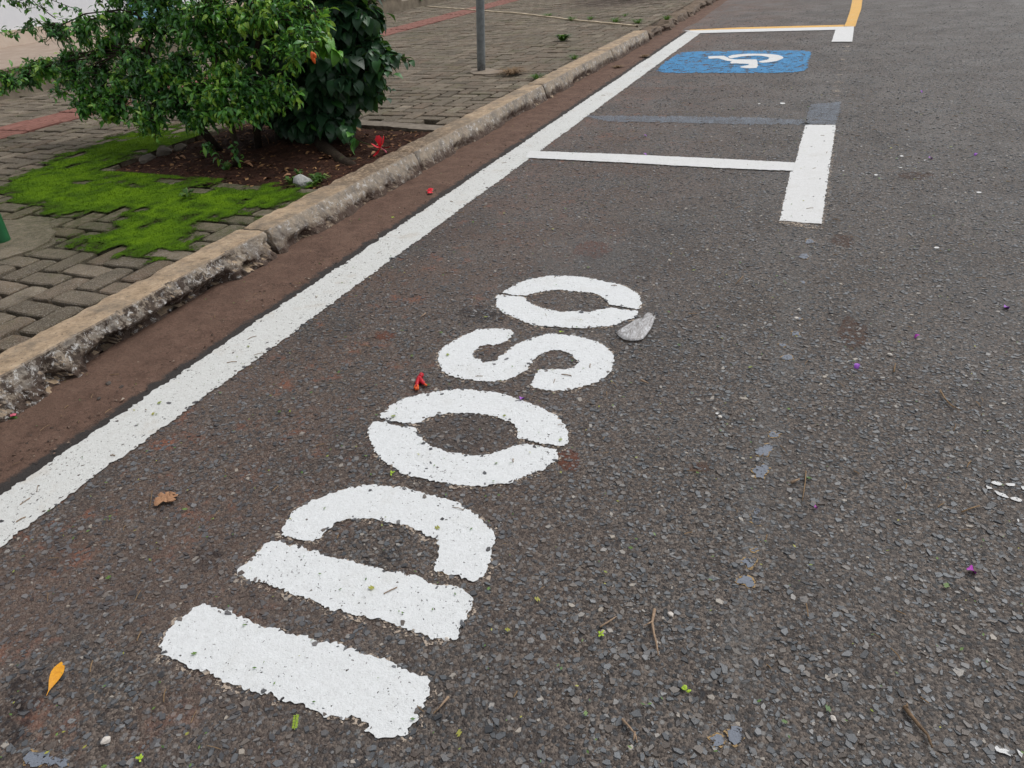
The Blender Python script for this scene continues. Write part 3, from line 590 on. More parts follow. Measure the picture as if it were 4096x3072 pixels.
# ------------------------------------------------------------------ kerb of cast stones
kerb = empty('kerb', (-2.95, 4.5, 0)); tag(kerb, 'weathered tan concrete kerb running beside the gutter', 'kerb')
def kerb_stone(y0, y1, hgt, wear, dx, broken=False):
    st = (0.010 if y0 < 3 else 0.014) if y0 < 5 else 0.025
    if broken: st = 0.03
    ny = max(8, int((y1 - y0) / st)); rows = []
    prof = [(-0.190, -0.05, 'b'), (-0.190, 0.03, 'b'), (-0.191, 0.10, 'b'), (-0.188, hgt - 0.014, 'b')]
    for k in range(9): prof.append((-0.180 + k * 0.0205, hgt, 't'))
    prof += [(-0.005, hgt - 0.001, 'e'), (0.001, hgt - 0.007, 'e')]
    for k in range(15): 
        t = (k + 1) / 15; prof.append((0.002 + 0.075 * t, hgt - 0.010 - (hgt + 0.01) * t, 'f'))
    v = []
    for i in range(ny + 1):
        y = y0 + (y1 - y0) * i / ny; kx = kerb_x(y) + dx; e = min(y - y0, y1 - y)
        endw = max(0.0, 1 - e / 0.05) ** 2
        for (u, z, k) in prof:
            x = kx + u
            if k == 't':
                back = max(0, (-u - 0.13) / 0.05)
                z2 = z + 0.0022 * fbm(x, y, 2, 5, 3) + 0.0022 * fbm(x, y, 4, 30, 2) - endw * 0.012 * random.uniform(0.6, 1.2) - 0.012 * back * max(0, nz(y, 7, 0, 9) + 0.1)
                x2 = x + 0.012 * back * nz(y, 2, 0, 11)
                if broken: z2 += 0.05 * fbm(x, y, 7, 3.5, 3) - 0.02; x2 += 0.03 * fbm(x, y, 3, 4, 2)
            elif k == 'e':
                d = (0.012 + 0.010 * (wear > 1)) * max(0, fbm(y, 1, 5, 7, 4) - 0.08) + endw * 0.02
                x2 = x - d; z2 = z + 0.0022 * fbm(x, y, 2, 5, 3) - d * 0.5
                if broken: z2 += 0.05 * fbm(x, y, 7, 3.5, 3) - 0.025; x2 += 0.04 * fbm(x, y, 3, 4, 2)
            elif k == 'f':
                low = min(1, max(0, (hgt - z) / hgt)); low = low ** 1.3
                p = fbm(y, z * 1.4, 11, 7, 4); q = fbm(y, z, 21, 26, 3)
                pit = max(0.0, p - (0.05 if wear > 1 else 0.25)) * (0.15 if wear > 1 else 0.10) * wear * low + max(0.0, q) * 0.016 * wear * (0.3 + low)
                cave = min(0.065, max(0, nz(y, 31, 0, 2.3) - 0.08) * 0.36) * wear * max(0, min(1, (low - 0.35) * 3))
                x2 = x - pit - cave - endw * 0.02 * (0.5 + low) + 0.0025 * fbm(y, z, 3, 14, 3); z2 = z
                if broken: x2 += 0.05 * fbm(y, z, 3, 4, 3); z2 += 0.03 * fbm(x, y, 7, 3.5, 3) - 0.02 * (1 - low)
            else: x2 = x + 0.004 * nz(y, z, 3, 20); z2 = z
            v.append((x2, y, z2))
    np_ = len(prof); f = []
    for i in range(ny):
        for k in range(np_ - 1):
            f.append((i * np_ + k, (i + 1) * np_ + k, (i + 1) * np_ + k + 1, i * np_ + k + 1))
    f.append(tuple(range(np_))); f.append(tuple(ny * np_ + k for k in range(np_ - 1, -1, -1)))
    mb = MB(); mb.add(v, f)
    o = mb.build('kerb_stone', KERB, kerb, smooth=False, origin=(-2.95, (y0 + y1) / 2, 0)); return o
kerb_stone(-0.6, 1.32, 0.166, 1.2, 0.0)
kerb_stone(1.335, 3.10, 0.166, 1.3, 0.0)
kerb_stone(3.115, 4.80, 0.168, 0.7, 0.006)
kerb_stone(4.82, 7.46, 0.163, 0.5, -0.004)
kerb_stone(7.475, 9.82, 0.168, 0.5, 0.004)
kerb_stone(9.83, 11.60, 0.172, 0.4, 0.008)
yy = 11.75
for k, L in enumerate([0.95, 0.8, 1.1, 0.7, 1.2, 0.9, 1.3, 1.2, 1.2, 1.4, 1.5, 2.0]):
    o = kerb_stone(yy, yy + L - 0.03, 0.135, 0.8, -0.02 + 0.03 * (k % 2), True); o['label'] = 'broken rough kerb stone'
    yy += L

# ------------------------------------------------------------------ pavement
PZ = 0.150
side = sheet('sidewalk', -9.75, -3.02, -6, 40, 0.100, BED)
BX0, BX1, BY0, BY1 = -5.19, -3.03, 3.95, 5.62                 # planting bed left open in the paving
L_, W_ = 0.284, 0.142
def paver_mesh(name, sx, sy, seed, h=0.06):
    r = random.Random(seed); g = 0.0075 + 0.0035 * r.random(); a, b = sx / 2 - g, sy / 2 - g; c = 0.006
    def ring(ins, z, j):
        pts = []
        for (u, v) in [(-1,-1),(-.33,-1),(.33,-1),(1,-1),(1,-.33),(1,.33),(1,1),(.33,1),(-.33,1),(-1,1),(-1,.33),(-1,-.33)]:
            cr = 0.006 if abs(u) == 1 and abs(v) == 1 else 0
            pts.append(((a - ins - cr) * u + r.uniform(-j, j), (b - ins - cr) * v + r.uniform(-j, j), z))
        return pts
    R = [ring(0, -h, 0.0), ring(0, -c, 0.0022), ring(c, 0, 0.003)]
    mb = MB(); v = sum(R, []); f = []
    for q in range(2):
        for k in range(12): f.append((q * 12 + k, q * 12 + (k + 1) % 12, (q + 1) * 12 + (k + 1) % 12, (q + 1) * 12 + k))
    f.append(tuple(24 + k for k in range(12)))
    mb.add(v, f); me = mb.mesh(name); me.materials.append(PAVER); return me
PM = {0: [paver_mesh('paver_a%d' % k, L_, W_, k) for k in range(5)], 1: [paver_mesh('paver_b%d' % k, W_, L_, 50 + k) for k in range(5)]}
STRIP = [Vector((-9.3, 17.0)), Vector((-8.21, 16.25)), Vector((-6.01, 14.68)), Vector((-4.48, 13.32)), Vector((-3.05, 12.20))]
fp_green = [GD(*p, PZ) for p in [(-60, 500), (0, 476), (60, 474), (105, 484), (118, 500), (108, 522), (70, 540), (20, 556), (-60, 580)]]
FPG = np.array([(p.x, p.y) for p in fp_green])
bricks = []
TX0, TX1 = -7.93, -7.36
nx = int(7.2 / W_); nyy = int(23.5 / W_)
for i in range(-4, nx + 2):
    for j in range(0, nyy):
        t = (i - j) % 4
        if t not in (0, 3): continue
        o_ = 0 if t == 0 else 1
        cxp = -9.90 + (i + (1.0 if t == 0 else 0.5)) * W_; cyp = -0.5 + (j + (0.5 if t == 0 else 1.0)) * W_
        sx, sy = (L_, W_) if o_ == 0 else (W_, L_)
        x0, x1, y0, y1 = cxp - sx / 2, cxp + sx / 2, cyp - sy / 2, cyp + sy / 2
        if x0 < -9.74 or x0 > kerb_x(cyp) - 0.23: continue
        cut = None
        lim = kerb_x(cyp) - 0.192
        if x1 > lim: x1 = lim; cut = 1
        if x0 < TX1 and x1 > TX0:
            if x0 >= TX0 and x1 <= TX1: continue
            if cxp > (TX0 + TX1) / 2: x0 = max(x0, TX1)
            else: x1 = min(x1, TX0)
            cut = 1
        if x1 - x0 < 0.03: continue
        if x0 < BX1 and x1 > BX0 + 0.02 and y0 < BY1 and y1 > BY0 + 0.02:
            if (BX0 < cxp < BX1 and BY0 < cyp < BY1) or x0 > BX0: continue
            if cxp < BX0: x1 = min(x1, BX0); cut = 1
        if ((x0 + x1) / 2 + 3.44) ** 2 < 0.0 : continue
        bricks.append(((x0 + x1) / 2, (y0 + y1) / 2, x1 - x0, y1 - y0, o_, cut))
def bz(x, y):
    return PZ + 0.007 * fbm(x, y, 3, 0.9, 3) + 0.0025 * random.uniform(-1, 1)
miss = [(GD(540, 0, 0).x, 0)]
hole = G(450, 1060, PZ)
scored = []
for b in bricks:
    if (b[0] - hole.x) ** 2 + (b[1] - hole.y) ** 2 < 0.075 ** 2: continue
    u, v, d = project((b[0], b[1], PZ))
    vis = -150 < u < 4250 and -150 < v < 3220 and d > 0
    hid = inside(np.array([b[0]]), np.array([b[1]]), FPG)[0]
    scored.append((b, (FPX / d) ** 2 * (1.5 - b[1] * 0) / d if vis and not hid else 0))
scored.sort(key=lambda q: -q[1])
far = MB()
for k, (b, s) in enumerate(scored):
    x, y, sx, sy, o_, cut = b
    near = 1.0 if y < 5 else 0.45
    tilt = (random.gauss(0, 0.014) * near, random.gauss(0, 0.014) * near, random.gauss(0, 0.012)); z = bz(x, y) - 0.003 + 0.002 * random.gauss(0, 1)
    if k < 300:
        if cut: me = paver_mesh('paver_cut', sx, sy, k)
        else: me = PM[o_][k % 5]
        o = bpy.data.objects.new('paver', me); COL.objects.link(o); o.parent = side
        o.location = (x, y, z); o.rotation_euler = (tilt[0], tilt[1], tilt[2] + (math.pi if k % 2 else 0))
    else:
        ca, sa = math.cos(tilt[2]), math.sin(tilt[2]); v = []
        a, bb = sx / 2 - 0.008, sy / 2 - 0.008
        for (ins, dz) in ((0, -0.05), (0, -0.006), (0.006, 0)):
            for (u, w_) in ((-1, -1), (1, -1), (1, 1), (-1, 1)):
                lx, lyy = (a - ins) * u, (bb - ins) * w_
                v.append((x + lx * ca - lyy * sa, y + lx * sa + lyy * ca, z + dz + lx * tilt[1] + lyy * tilt[0]))
        far.add(v, [(0,1,5,4),(1,2,6,5),(2,3,7,6),(3,0,4,7),(4,5,9,8),(5,6,10,9),(6,7,11,10),(7,4,8,11),(8,9,10,11)])
o = far.build('far_pavers', PAVER, side); o['kind'] = 'stuff'
# red tactile tiles with ribs
def tactile_mesh(seed):
    r = random.Random(seed); mb = MB(); mb.box((-0.277, -0.197, -0.05), (0.277, 0.197, -0.002))
    for k in range(5):
        x = -0.216 + k * 0.108; mb.add([(x - .026, -.187, -.0019), (x + .026, -.187, -.0019), (x + .026, .187, -.0019), (x - .026, .187, -.0019), (x - .017, -.178, .005), (x + .017, -.178, .005), (x + .017, .178, .005), (x - .017, .178, .005)], [(4,5,6,7),(0,1,5,4),(1,2,6,5),(2,3,7,6),(3,0,4,7)])
    me = mb.mesh('tactile_tile'); me.materials.append(TACTILE); return me
TM = tactile_mesh(1)
for k in range(48):
    y = 2.0 + k * 0.402
    o = bpy.data.objects.new('tactile_tile', TM); COL.objects.link(o); o.parent = side
    o.location = (-7.645, y, PZ + 0.004 * random.uniform(-1, 1)); o.rotation_euler = (random.gauss(0, .006), random.gauss(0, .006), random.gauss(0, .006))
# mortar lip along the back of the bed
mb = MB(); lip = [(-4.24, 5.71), (-3.94, 5.61), (-3.55, 5.57), (-3.25, 5.51), (-3.03, 5.49), (-3.03, 5.65), (-3.45, 5.71), (-3.94, 5.77), (-4.24, 5.83)]
pts = straight([Vector(p) for p in lip], 0.03); pts = [p + Vector((0, 0.012 * nz(p.x, p.y, 1, 20))) for p in pts]
tri = mgeo.tessellate_polygon([[Vector((q.x, q.y, 0)) for q in pts]]); nn = len(pts)
v = [(p.x, p.y, PZ + 0.006 + 0.003 * nz(p.x, p.y, 0, 15)) for p in pts] + [(p.x, p.y, 0.07) for p in pts]
f = [tuple(t) for t in tri] + [(i, (i + 1) % nn, nn + (i + 1) % nn, nn + i) for i in range(nn)]
mb.add(v, f); me = mb.mesh('mortar_lip'); bm = bmesh.new(); bm.from_mesh(me); bmesh.ops.recalc_face_normals(bm, faces=bm.faces); bm.to_mesh(me); bm.free()
link('mortar_lip', me, side, MORTAR)
# thin raised cream edging crossing the pavement
mb = MB()
pp = []
for i in range(len(STRIP) - 1):
    m_ = int((STRIP[i + 1] - STRIP[i]).length / 0.06)
    pp += [STRIP[i].lerp(STRIP[i + 1], k / m_) for k in range(m_)]
nrm = Vector((0.60, 0.80)); v = []; f = []
for i, p in enumerate(pp):
    wv = 0.028 + 0.010 * nz(p.x, p.y, 0, 6); hz = PZ + 0.016 + 0.008 * nz(p.x, p.y, 3, 4)
    q0, q1 = p - nrm * wv, p + nrm * wv
    v += [(q0.x, q0.y, 0.09), (q0.x, q0.y, hz), (q1.x, q1.y, hz), (q1.x, q1.y, 0.09)]
for i in range(len(pp) - 1):
    a = i * 4; f += [(a, a + 4, a + 5, a + 1), (a + 1, a + 5, a + 6, a + 2), (a + 2, a + 6, a + 7, a + 3)]
mb.add(v, f)
me = mb.mesh('pavement_edging'); bm = bmesh.new(); bm.from_mesh(me); bmesh.ops.recalc_face_normals(bm, faces=bm.faces); bm.to_mesh(me); bm.free()
tag(link('pavement_edging', me, None, CREAM), 'thin raised cream concrete edging crossing the pavement behind the grey pole', 'edging')

# planting bed soil
soil_v = []; soil_f = []
xs = np.arange(BX0 - 0.05, BX1 + 0.03, 0.022); ys = np.arange(BY0 - 0.04, BY1 + 0.12, 0.022)
def soil_z(x, y):
    e = min(x - BX0, BX1 + 0.1 - x, y - BY0, BY1 - y); e = min(1, max(0, e / 0.12))
    return 0.112 + 0.018 * e + 0.022 * fbm(x, y, 2, 4, 3) * e + 0.006 * nz(x, y, 5, 40) * e + 0.05 * e * math.exp(-((x + 3.95) ** 2 + (y - 5.1) ** 2) / 0.16)
for y in ys:
    for x in xs: soil_v.append((x, y, soil_z(x, y)))
for j in range(len(ys) - 1):
    for i in range(len(xs) - 1):
        a = j * len(xs) + i; soil_f.append((a, a + 1, a + len(xs) + 1, a + len(xs)))
mb = MB(); mb.v = soil_v; mb.f = soil_f
tag(mb.build('planting_bed', SOIL, smooth=False), kind='structure')

# ------------------------------------------------------------------ moss
MOSSP = [GD(*p, PZ) for p in [(-40, 395), (60, 365), (150, 325), (240, 292), (330, 266), (410, 262), (460, 285), (400, 318), (330, 335), (285, 348), (330, 362), (400, 378), (470, 392), (560, 395), (640, 412), (655, 425), (560, 478), (520, 492), (450, 515), (370, 535), (280, 548), (200, 540), (150, 515), (235, 500), (255, 480), (195, 470), (110, 465), (50, 455), (-40, 450)]]
MP = np.array([(p.x, p.y) for p in MOSSP])
def seg_dist(x, y):
    a = MP; b = np.roll(MP, -1, 0); d = b - a; t = np.clip(((x - a[:, 0]) * d[:, 0] + (y - a[:, 1]) * d[:, 1]) / np.maximum((d ** 2).sum(1), 1e-9), 0, 1)
    return np.sqrt(((a[:, 0] + t * d[:, 0] - x) ** 2 + (a[:, 1] + t * d[:, 1] - y) ** 2).min())
brick_c = np.array([(b[0], b[1], b[2], b[3]) for b in bricks if -7 < b[0] < -3 and 2 < b[1] < 6.2])
def joint(x, y):                                # 1 in a joint, 0 on a paver's middle
    d = np.maximum(np.abs(x - brick_c[:, 0]) / (brick_c[:, 2] / 2), np.abs(y - brick_c[:, 1]) / (brick_c[:, 3] / 2)).min()
    return min(1.0, d)
brick_r = np.array([1.0 if random.random() < 0.34 else 0.0 for _ in brick_c])
def bare(x, y):
    k = int(np.maximum(np.abs(x - brick_c[:, 0]) / (brick_c[:, 2] / 2), np.abs(y - brick_c[:, 1]) / (brick_c[:, 3] / 2)).argmin())
    return brick_r[k]
gx = np.arange(MP[:, 0].min() - 0.15, -3.08, 0.0135); gy = np.arange(MP[:, 1].min() - 0.2, MP[:, 1].max() + 0.15, 0.0135)
XX, YY = np.meshgrid(gx, gy); ins = inside(XX.ravel(), YY.ravel(), MP).reshape(XX.shape)
hm = np.full(XX.shape, -1.0)
for j in range(len(gy)):
    for i in range(len(gx)):
        x, y = gx[i], gy[j]; d = seg_dist(x, y)
        if not ins[j, i] and d > 0.25: continue
        if x > BX0 - 0.01 and y > BY0 + 0.02: continue
        sd_ = d if ins[j, i] else -d
        jt = joint(x + 0.012 * nz(x, y, 1, 22), y + 0.012 * nz(x, y, 3, 22)) ** 3
        hm[j, i] = min(0.24, sd_ * 0.62) + 0.08 * jt + 0.035 + 0.20 * fbm(x, y, 5, 2.0, 5) + 0.10 * nz(x, y, 2, 13) + 0.05 * nz(x, y, 4, 34) - bare(x, y) * (1 - joint(x + 0.02 * nz(x, y, 7, 16), y + 0.02 * nz(x, y, 9, 16)) ** 2) * (0.17 if sd_ < 0.25 else 0.12)
vid = -np.ones(XX.shape, int); mv = []; mtone = []; mfc = []
for j in range(len(gy)):
    for i in range(len(gx)):
        if hm[j, i] > 0:
            h = min(0.30, hm[j, i]); vid[j, i] = len(mv)
            mv.append((gx[i] + random.uniform(-.004, .004), gy[j] + random.uniform(-.004, .004), PZ + 0.002 + 0.016 * h * (0.7 + 0.6 * random.random()) + 0.002 * nz(gx[i], gy[j], 0, 25)))
            mtone.append(min(1, (h / 0.3) ** 0.8))
for j in range(len(gy) - 1):
    for i in range(len(gx) - 1):
        q = (vid[j, i], vid[j, i + 1], vid[j + 1, i + 1], vid[j + 1, i])
        if min(q) >= 0: mfc.append(q)
nb0 = len(mv)
for k in range(26000):                          # fine upright shoots
    b = random.randrange(nb0); x, y, z = mv[b]
    if mtone[b] < 0.4 + 0.3 * random.random(): continue
    x += random.uniform(-.008, .008); y += random.uniform(-.008, .008); a = random.uniform(0, 6.28); w_ = random.uniform(.0016, .003); h = random.uniform(.004, .011)
    i0 = len(mv); mv += [(x - w_ * math.cos(a), y - w_ * math.sin(a), z - .003), (x + w_ * math.cos(a), y + w_ * math.sin(a), z - .003), (x + random.uniform(-.005, .005), y + random.uniform(-.005, .005), z + h)]
    mtone += [mtone[b] * 0.7, mtone[b] * 0.7, min(1, mtone[b] + 0.25)]; mfc.append((i0, i0 + 1, i0 + 2))
me = bpy.data.meshes.new('moss'); me.from_pydata(mv, [], mfc); me.update()
at = me.attributes.new('tone', 'FLOAT', 'POINT'); at.data.foreach_set('value', np.array(mtone, np.float32))
tag(link('moss', me, None, MOSS), 'bright green moss spreading over the pavers beside the bed', 'moss', kind='stuff')

# ------------------------------------------------------------------ platform, building wall
pl = empty('raised_platform', (-11.5, 8, 0.0)); tag(pl, 'low stained concrete platform along the inner side of the pavement', 'platform')
mb = MB(); mb.box((-13.6, -8, 0.0), (-9.76, 16.6, 0.44)); mb.build('riser', LEDGE, pl, origin=(-11.5, 8, 0))
mb = MB(); mb.box((-13.6, -8, 0.4405), (-9.73, 16.63, 0.468)); mb.build('screed', LEDGETOP, pl, origin=(-11.5, 8, 0))
lw = MB(); lw.box((-13.6, 16.68, 0.0), (-9.9, 30, 0.30)); o = lw.build('low_wall', LEDGE, origin=(-11.5, 23, 0)); tag(o, 'lower grey concrete step continuing past the platform end', 'step')
bw = empty('building', (-12.65, 10, 0.468)); tag(bw, 'white building wall with beige base behind the leafy bush', 'building')
mb = MB(); mb.box((-12.80, -10, 0.69), (-12.50, 15.5, 3.6)); mb.build('wall', WALLW, bw, origin=(-12.65, 10, 0.468))
mb = MB(); mb.box((-12.85, -10, 0.46), (-12.47, 15.5, 0.689)); mb.build('plinth', PLINTH, bw, origin=(-12.65, 10, 0.468))
mb = MB(); mb.box((-12.52, 11.40, 0.4685), (-12.45, 12.40, 2.5)); dr = mb.build('door', DOORB, bw, origin=(-12.48, 11.9, 0.468))
mb = MB(); mb.box((-12.56, 11.34, 0.4687), (-12.44, 11.399, 2.56)); mb.build('frame', DOORB, origin=(-12.5, 11.37, 0.4687)).parent = dr
for o in dr.children: o.location = Vector(o.location) - Vector(bw.location) - Vector(dr.location)

# ------------------------------------------------------------------ poles
def pole(name, base, r, h, lean, mat, label, foot, footmat):
    e = empty(name, base); tag(e, label, 'pole')
    mb = MB(); n = 28; top = Vector((lean[0] * h, lean[1] * h, h))
    mb.tube([Vector((0, 0, -0.05)), Vector((0, 0, 0.02)), top * 0.5, top], r, n)
    o = mb.build('tube', mat, None, smooth=True); o.parent = e
    cap = MB(); cap.tube([top + Vector((0, 0, -.001)), top + Vector((0, 0, .012))], r * 1.08, n); c = cap.build('cap', mat); c.parent = e
    ps = straight([Vector((p[0], p[1])) for p in foot], 0.02); ps = [p + Vector((0.02 * fbm(p.x, p.y, 0, 7, 3), 0.02 * fbm(p.x, p.y, 4, 7, 3))) for p in ps]
    tri = mgeo.tessellate_polygon([[Vector((q.x, q.y, 0)) for q in ps]]); mb = MB(); nn = len(ps)
    mb.add([(p.x - base[0], p.y - base[1], 0.004 + 0.003 * nz(p.x, p.y, 2, 6)) for p in ps] + [(p.x - base[0], p.y - base[1], -0.03) for p in ps], [tuple(t) for t in tri] + [(i, (i + 1) % nn, nn + (i + 1) % nn, nn + i) for i in range(nn)])
    me = mb.mesh('footing'); bm = bmesh.new(); bm.from_mesh(me); bmesh.ops.recalc_face_normals(bm, faces=bm.faces); bm.to_mesh(me); bm.free()
    link('footing', me, e, footmat)
    return e
pb = GD(1040, 152, PZ)
ft = [GD(*p, PZ) for p in [(1012, 156), (1024, 149), (1060, 149), (1090, 153), (1076, 159), (1055, 161), (1024, 161)]]
pole('grey_pole', (pb.x, pb.y, PZ), 0.048, 2.6, (0.062, 0.028), STEEL, 'grey galvanised steel pole standing on the pavement', ft, TANFOOT)
gb = GD(3, 522, PZ)
pole('green_post', (gb.x, gb.y, PZ), 0.052, 1.1, (0.02, 0.01), GREENPOST, 'green painted post at the left edge of the pavement', [(p.x, p.y) for p in fp_green], PAVER)

# ------------------------------------------------------------------ leaves
def leaf_mesh(name, L, Wd, mat, curl=0.5, fold=0.25, seg=4, serr=0.0, seed=0, prof=None):
    r = random.Random(seed); v = []; f = []; x = y = 0.0; ang = 0.15
    prof = prof or [0.10, 0.72, 1.0, 0.70, 0.03]
    for i in range(seg + 1):
        t = i / seg; wv = Wd / 2 * float(np.interp(t, np.linspace(0, 1, len(prof)), prof)) * (1 + serr * r.uniform(-1, 1))
        tw = r.uniform(-0.15, 0.15)
        v += [(y - 0, -wv, x + fold * wv + tw * wv), (y, 0, x), (y, wv, x + fold * wv - tw * wv)]
        st = L / seg; y += st * math.cos(ang); x += st * math.sin(ang); ang -= curl / seg * (1 + r.uniform(-.3, .3)) * 2
    for i in range(seg):
        a = i * 3; f += [(a, a + 3, a + 4, a + 1), (a + 1, a + 4, a + 5, a + 2)]
    mb = MB(); mb.add(v, f); me = mb.mesh(name, True); me.materials.append(mat); return me
def orient(pos, d, roll, s):
    d = Vector(d).normalized(); up = Vector((0, 0, 1))
    y = up.cross(d)
    if y.length < 0.05: y = Vector((0, 1, 0))
    y.normalize(); z = d.cross(y)
    M = Matrix(((d.x, y.x, z.x), (d.y, y.y, z.y), (d.z, y.z, z.z))).to_4x4()
    return Matrix.Translation(pos) @ M @ Matrix.Rotation(roll, 4, 'X') @ Matrix.Scale(s, 4)
def foliage(thing, variants, leaves, mat, keepn=300):
    """leaves: (matrix, tone). The ones nearest the camera are objects, the rest one crown mesh."""
    base = Vector(thing.location)
    vis = []
    for k, (M, t) in enumerate(leaves):
        u, v, d = project(M.translation); ok = -80 < u < 4180 and -120 < v < 3072 and d > 0
        vis.append((d if ok else 99, k))
    vis.sort(); pick = set(k for _, k in vis[:keepn])
    co = [np.array([tuple(q.co) for q in me.vertices]) for me in variants]; fc = [[tuple(p.vertices) for p in me.polygons] for me in variants]
    VV = []; loops = []; tones = []; off = 0; nf = 0
    for k, (M, t) in enumerate(leaves):
        if k in pick: continue
        vi = k % len(variants); A = np.array(M); p = co[vi] @ A[:3, :3].T + A[:3, 3] - np.array(base)
        VV.append(p); tones.append(np.full(len(p), t)); a = np.array(fc[vi]) + off; loops.append(a.ravel()); nf += len(a); off += len(p)
    me = big_mesh('crown', np.concatenate(VV), np.full(nf, 4), np.concatenate(loops)); me.materials.append(mat)
    at = me.attributes.new('tone', 'FLOAT', 'POINT'); at.data.foreach_set('value', np.concatenate(tones).astype(np.float32))
    me.polygons.foreach_set('use_smooth', [True] * len(me.polygons))
    cr = link('crown', me, thing); cr['kind'] = 'stuff'
    for k in sorted(pick):
        M, t = leaves[k]
        o = bpy.data.objects.new('leaf', variants[k % len(variants)]); COL.objects.link(o); o.parent = cr
        o.matrix_local = Matrix.Translation(-base) @ M; o['tone'] = float(t)
    return cr
def rdir(): 
    return Vector((random.gauss(0, 1), random.gauss(0, 1), random.gauss(0, 1))).normalized()
def arc(p0, p1, sag, n=6, jit=0.0):
    p0, p1 = Vector(p0), Vector(p1); out = []
    for i in range(n + 1):
        t = i / n; q = p0.lerp(p1, t) + Vector((0, 0, sag * 4 * t * (1 - t)))
        if 0 < i < n: q += rdir() * jit
        out.append(q)
    return out

# small-leaved bush on the left
bushP = empty('small_leaved_bush', (-4.12, 4.25, 0.10)); tag(bushP, 'small-leaved green bush with curled leaves at the left of the bed', 'bush', 'bushes in the bed')
PLV = [leaf_mesh('small_leaf%d' % k, 0.072, 0.0235, LEAF_P, [0.5, 0.9, 1.5, 1.1, 0.3, 2.0][k], [0.5, 0.3, 0.6, 0.4, 0.25, 0.7][k], 4, 0.12, k) for k in range(6)]
pl_leaves = []; wood = MB(); twigs = MB()
def stem(pts, r0, r1, n=8, mb=None):
    k = len(pts); (mb or wood).tube(pts, [r0 + (r1 - r0) * i / (k - 1) for i in range(k)], n, 0.08)
ta = [GD(508, 372, 0.09), VD(512, 330, 4.28), VD(500, 270, 4.36), VD(482, 200, 4.45), VD(462, 120, 4.55), VD(445, 40, 4.7), VD(430, -60, 4.85)]
tb_ = [GD(478, 330, 0.09), VD(440, 285, 4.6), VD(395, 245, 4.62), VD(350, 190, 4.66), VD(318, 110, 4.75), VD(300, 30, 4.85), VD(285, -50, 5.0)]
tc = [GD(560, 330, 0.09), VD(552, 260, 4.75), VD(545, 170, 4.8), VD(560, 70, 4.85), VD(575, -40, 4.9)]
td = [GD(495, 378, 0.09), VD(478, 352, 4.25), VD(462, 322, 4.3)]
stem(ta, 0.028, 0.012); stem(tb_, 0.036, 0.012); stem(tc, 0.032, 0.012); stem(td, 0.012, 0.006)
anchors = [p for l in (ta[2:], tb_[2:], tc[1:]) for p in l]
def near_anchor(p, A):
    return min(A, key=lambda q: (q - p).length + max(0, q.z - p.z) * 0.5)
def spray(p0, p1, nl, size, tone, store, tw, sag=0.02, spread=0.02, hang=0.45, tvar=0.21):
    ln = (Vector(p1) - Vector(p0)).length
    pts = arc(p0, p1, sag * ln * 2, 6, 0.06 * ln)
    tw.tube(pts, [0.0045 - 0.003 * i / 6 for i in range(7)], 4)
    ax = (Vector(p1) - Vector(p0)).normalized()
    for k in range(nl):
        t = 0.12 + 0.88 * (k + random.random()) / nl; i = min(5, int(t * 6)); q = pts[i].lerp(pts[i + 1], t * 6 - i) + rdir() * spread * random.random()
        d = (ax * 0.55 + rdir() * 0.9 + Vector((0, 0, -hang * random.random()))).normalized()
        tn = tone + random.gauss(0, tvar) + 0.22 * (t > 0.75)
        store.append((orient(q, d, random.uniform(-0.9, 0.9), size * random.uniform(0.6, 1.25)), min(1, max(0, tn))))
def cluster(px, py, Y, R, ntw, nl, size, tone, store, tw, A, conn=True):
    c = VD(px, py, Y); a = near_anchor(c, A)
    if conn: tw.tube(arc(a, c, 0.05, 5, 0.02), [0.008 - 0.004 * i / 5 for i in range(6)], 5)
    for k in range(ntw):
        d = rdir(); d.y *= 0.8; d.z *= 0.75
        s0 = c + rdir() * R * 0.25; s1 = c + d * R * random.uniform(0.6, 1.15) + Vector((0, 0, -0.03))
        spray(s0, s1, nl, size, tone, store, tw)
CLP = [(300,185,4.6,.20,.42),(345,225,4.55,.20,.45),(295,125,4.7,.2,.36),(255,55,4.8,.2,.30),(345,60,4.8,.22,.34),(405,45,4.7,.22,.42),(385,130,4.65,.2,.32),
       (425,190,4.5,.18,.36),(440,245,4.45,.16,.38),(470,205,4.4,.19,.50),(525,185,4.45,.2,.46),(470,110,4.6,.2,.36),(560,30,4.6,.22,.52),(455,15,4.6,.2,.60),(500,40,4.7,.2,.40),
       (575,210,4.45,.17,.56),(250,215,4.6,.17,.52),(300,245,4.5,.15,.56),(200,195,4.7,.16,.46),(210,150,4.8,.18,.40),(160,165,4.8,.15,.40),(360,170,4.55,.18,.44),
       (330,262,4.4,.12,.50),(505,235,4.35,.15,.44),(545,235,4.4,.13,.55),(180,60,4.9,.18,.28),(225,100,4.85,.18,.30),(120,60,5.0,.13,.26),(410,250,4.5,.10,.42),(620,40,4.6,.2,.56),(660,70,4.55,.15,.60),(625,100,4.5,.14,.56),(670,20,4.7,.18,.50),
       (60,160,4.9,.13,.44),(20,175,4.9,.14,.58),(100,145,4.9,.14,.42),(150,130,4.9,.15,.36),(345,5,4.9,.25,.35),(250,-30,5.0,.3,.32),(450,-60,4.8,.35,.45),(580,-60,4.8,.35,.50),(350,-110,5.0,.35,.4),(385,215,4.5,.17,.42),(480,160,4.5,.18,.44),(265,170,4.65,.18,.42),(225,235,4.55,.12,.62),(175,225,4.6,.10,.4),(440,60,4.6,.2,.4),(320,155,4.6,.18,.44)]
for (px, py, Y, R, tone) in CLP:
    cluster(px, py, Y, R, int(11 + 62 * R), 15, 1.0, tone + 0.05 + random.uniform(-.20, .20), pl_leaves, twigs, anchors)
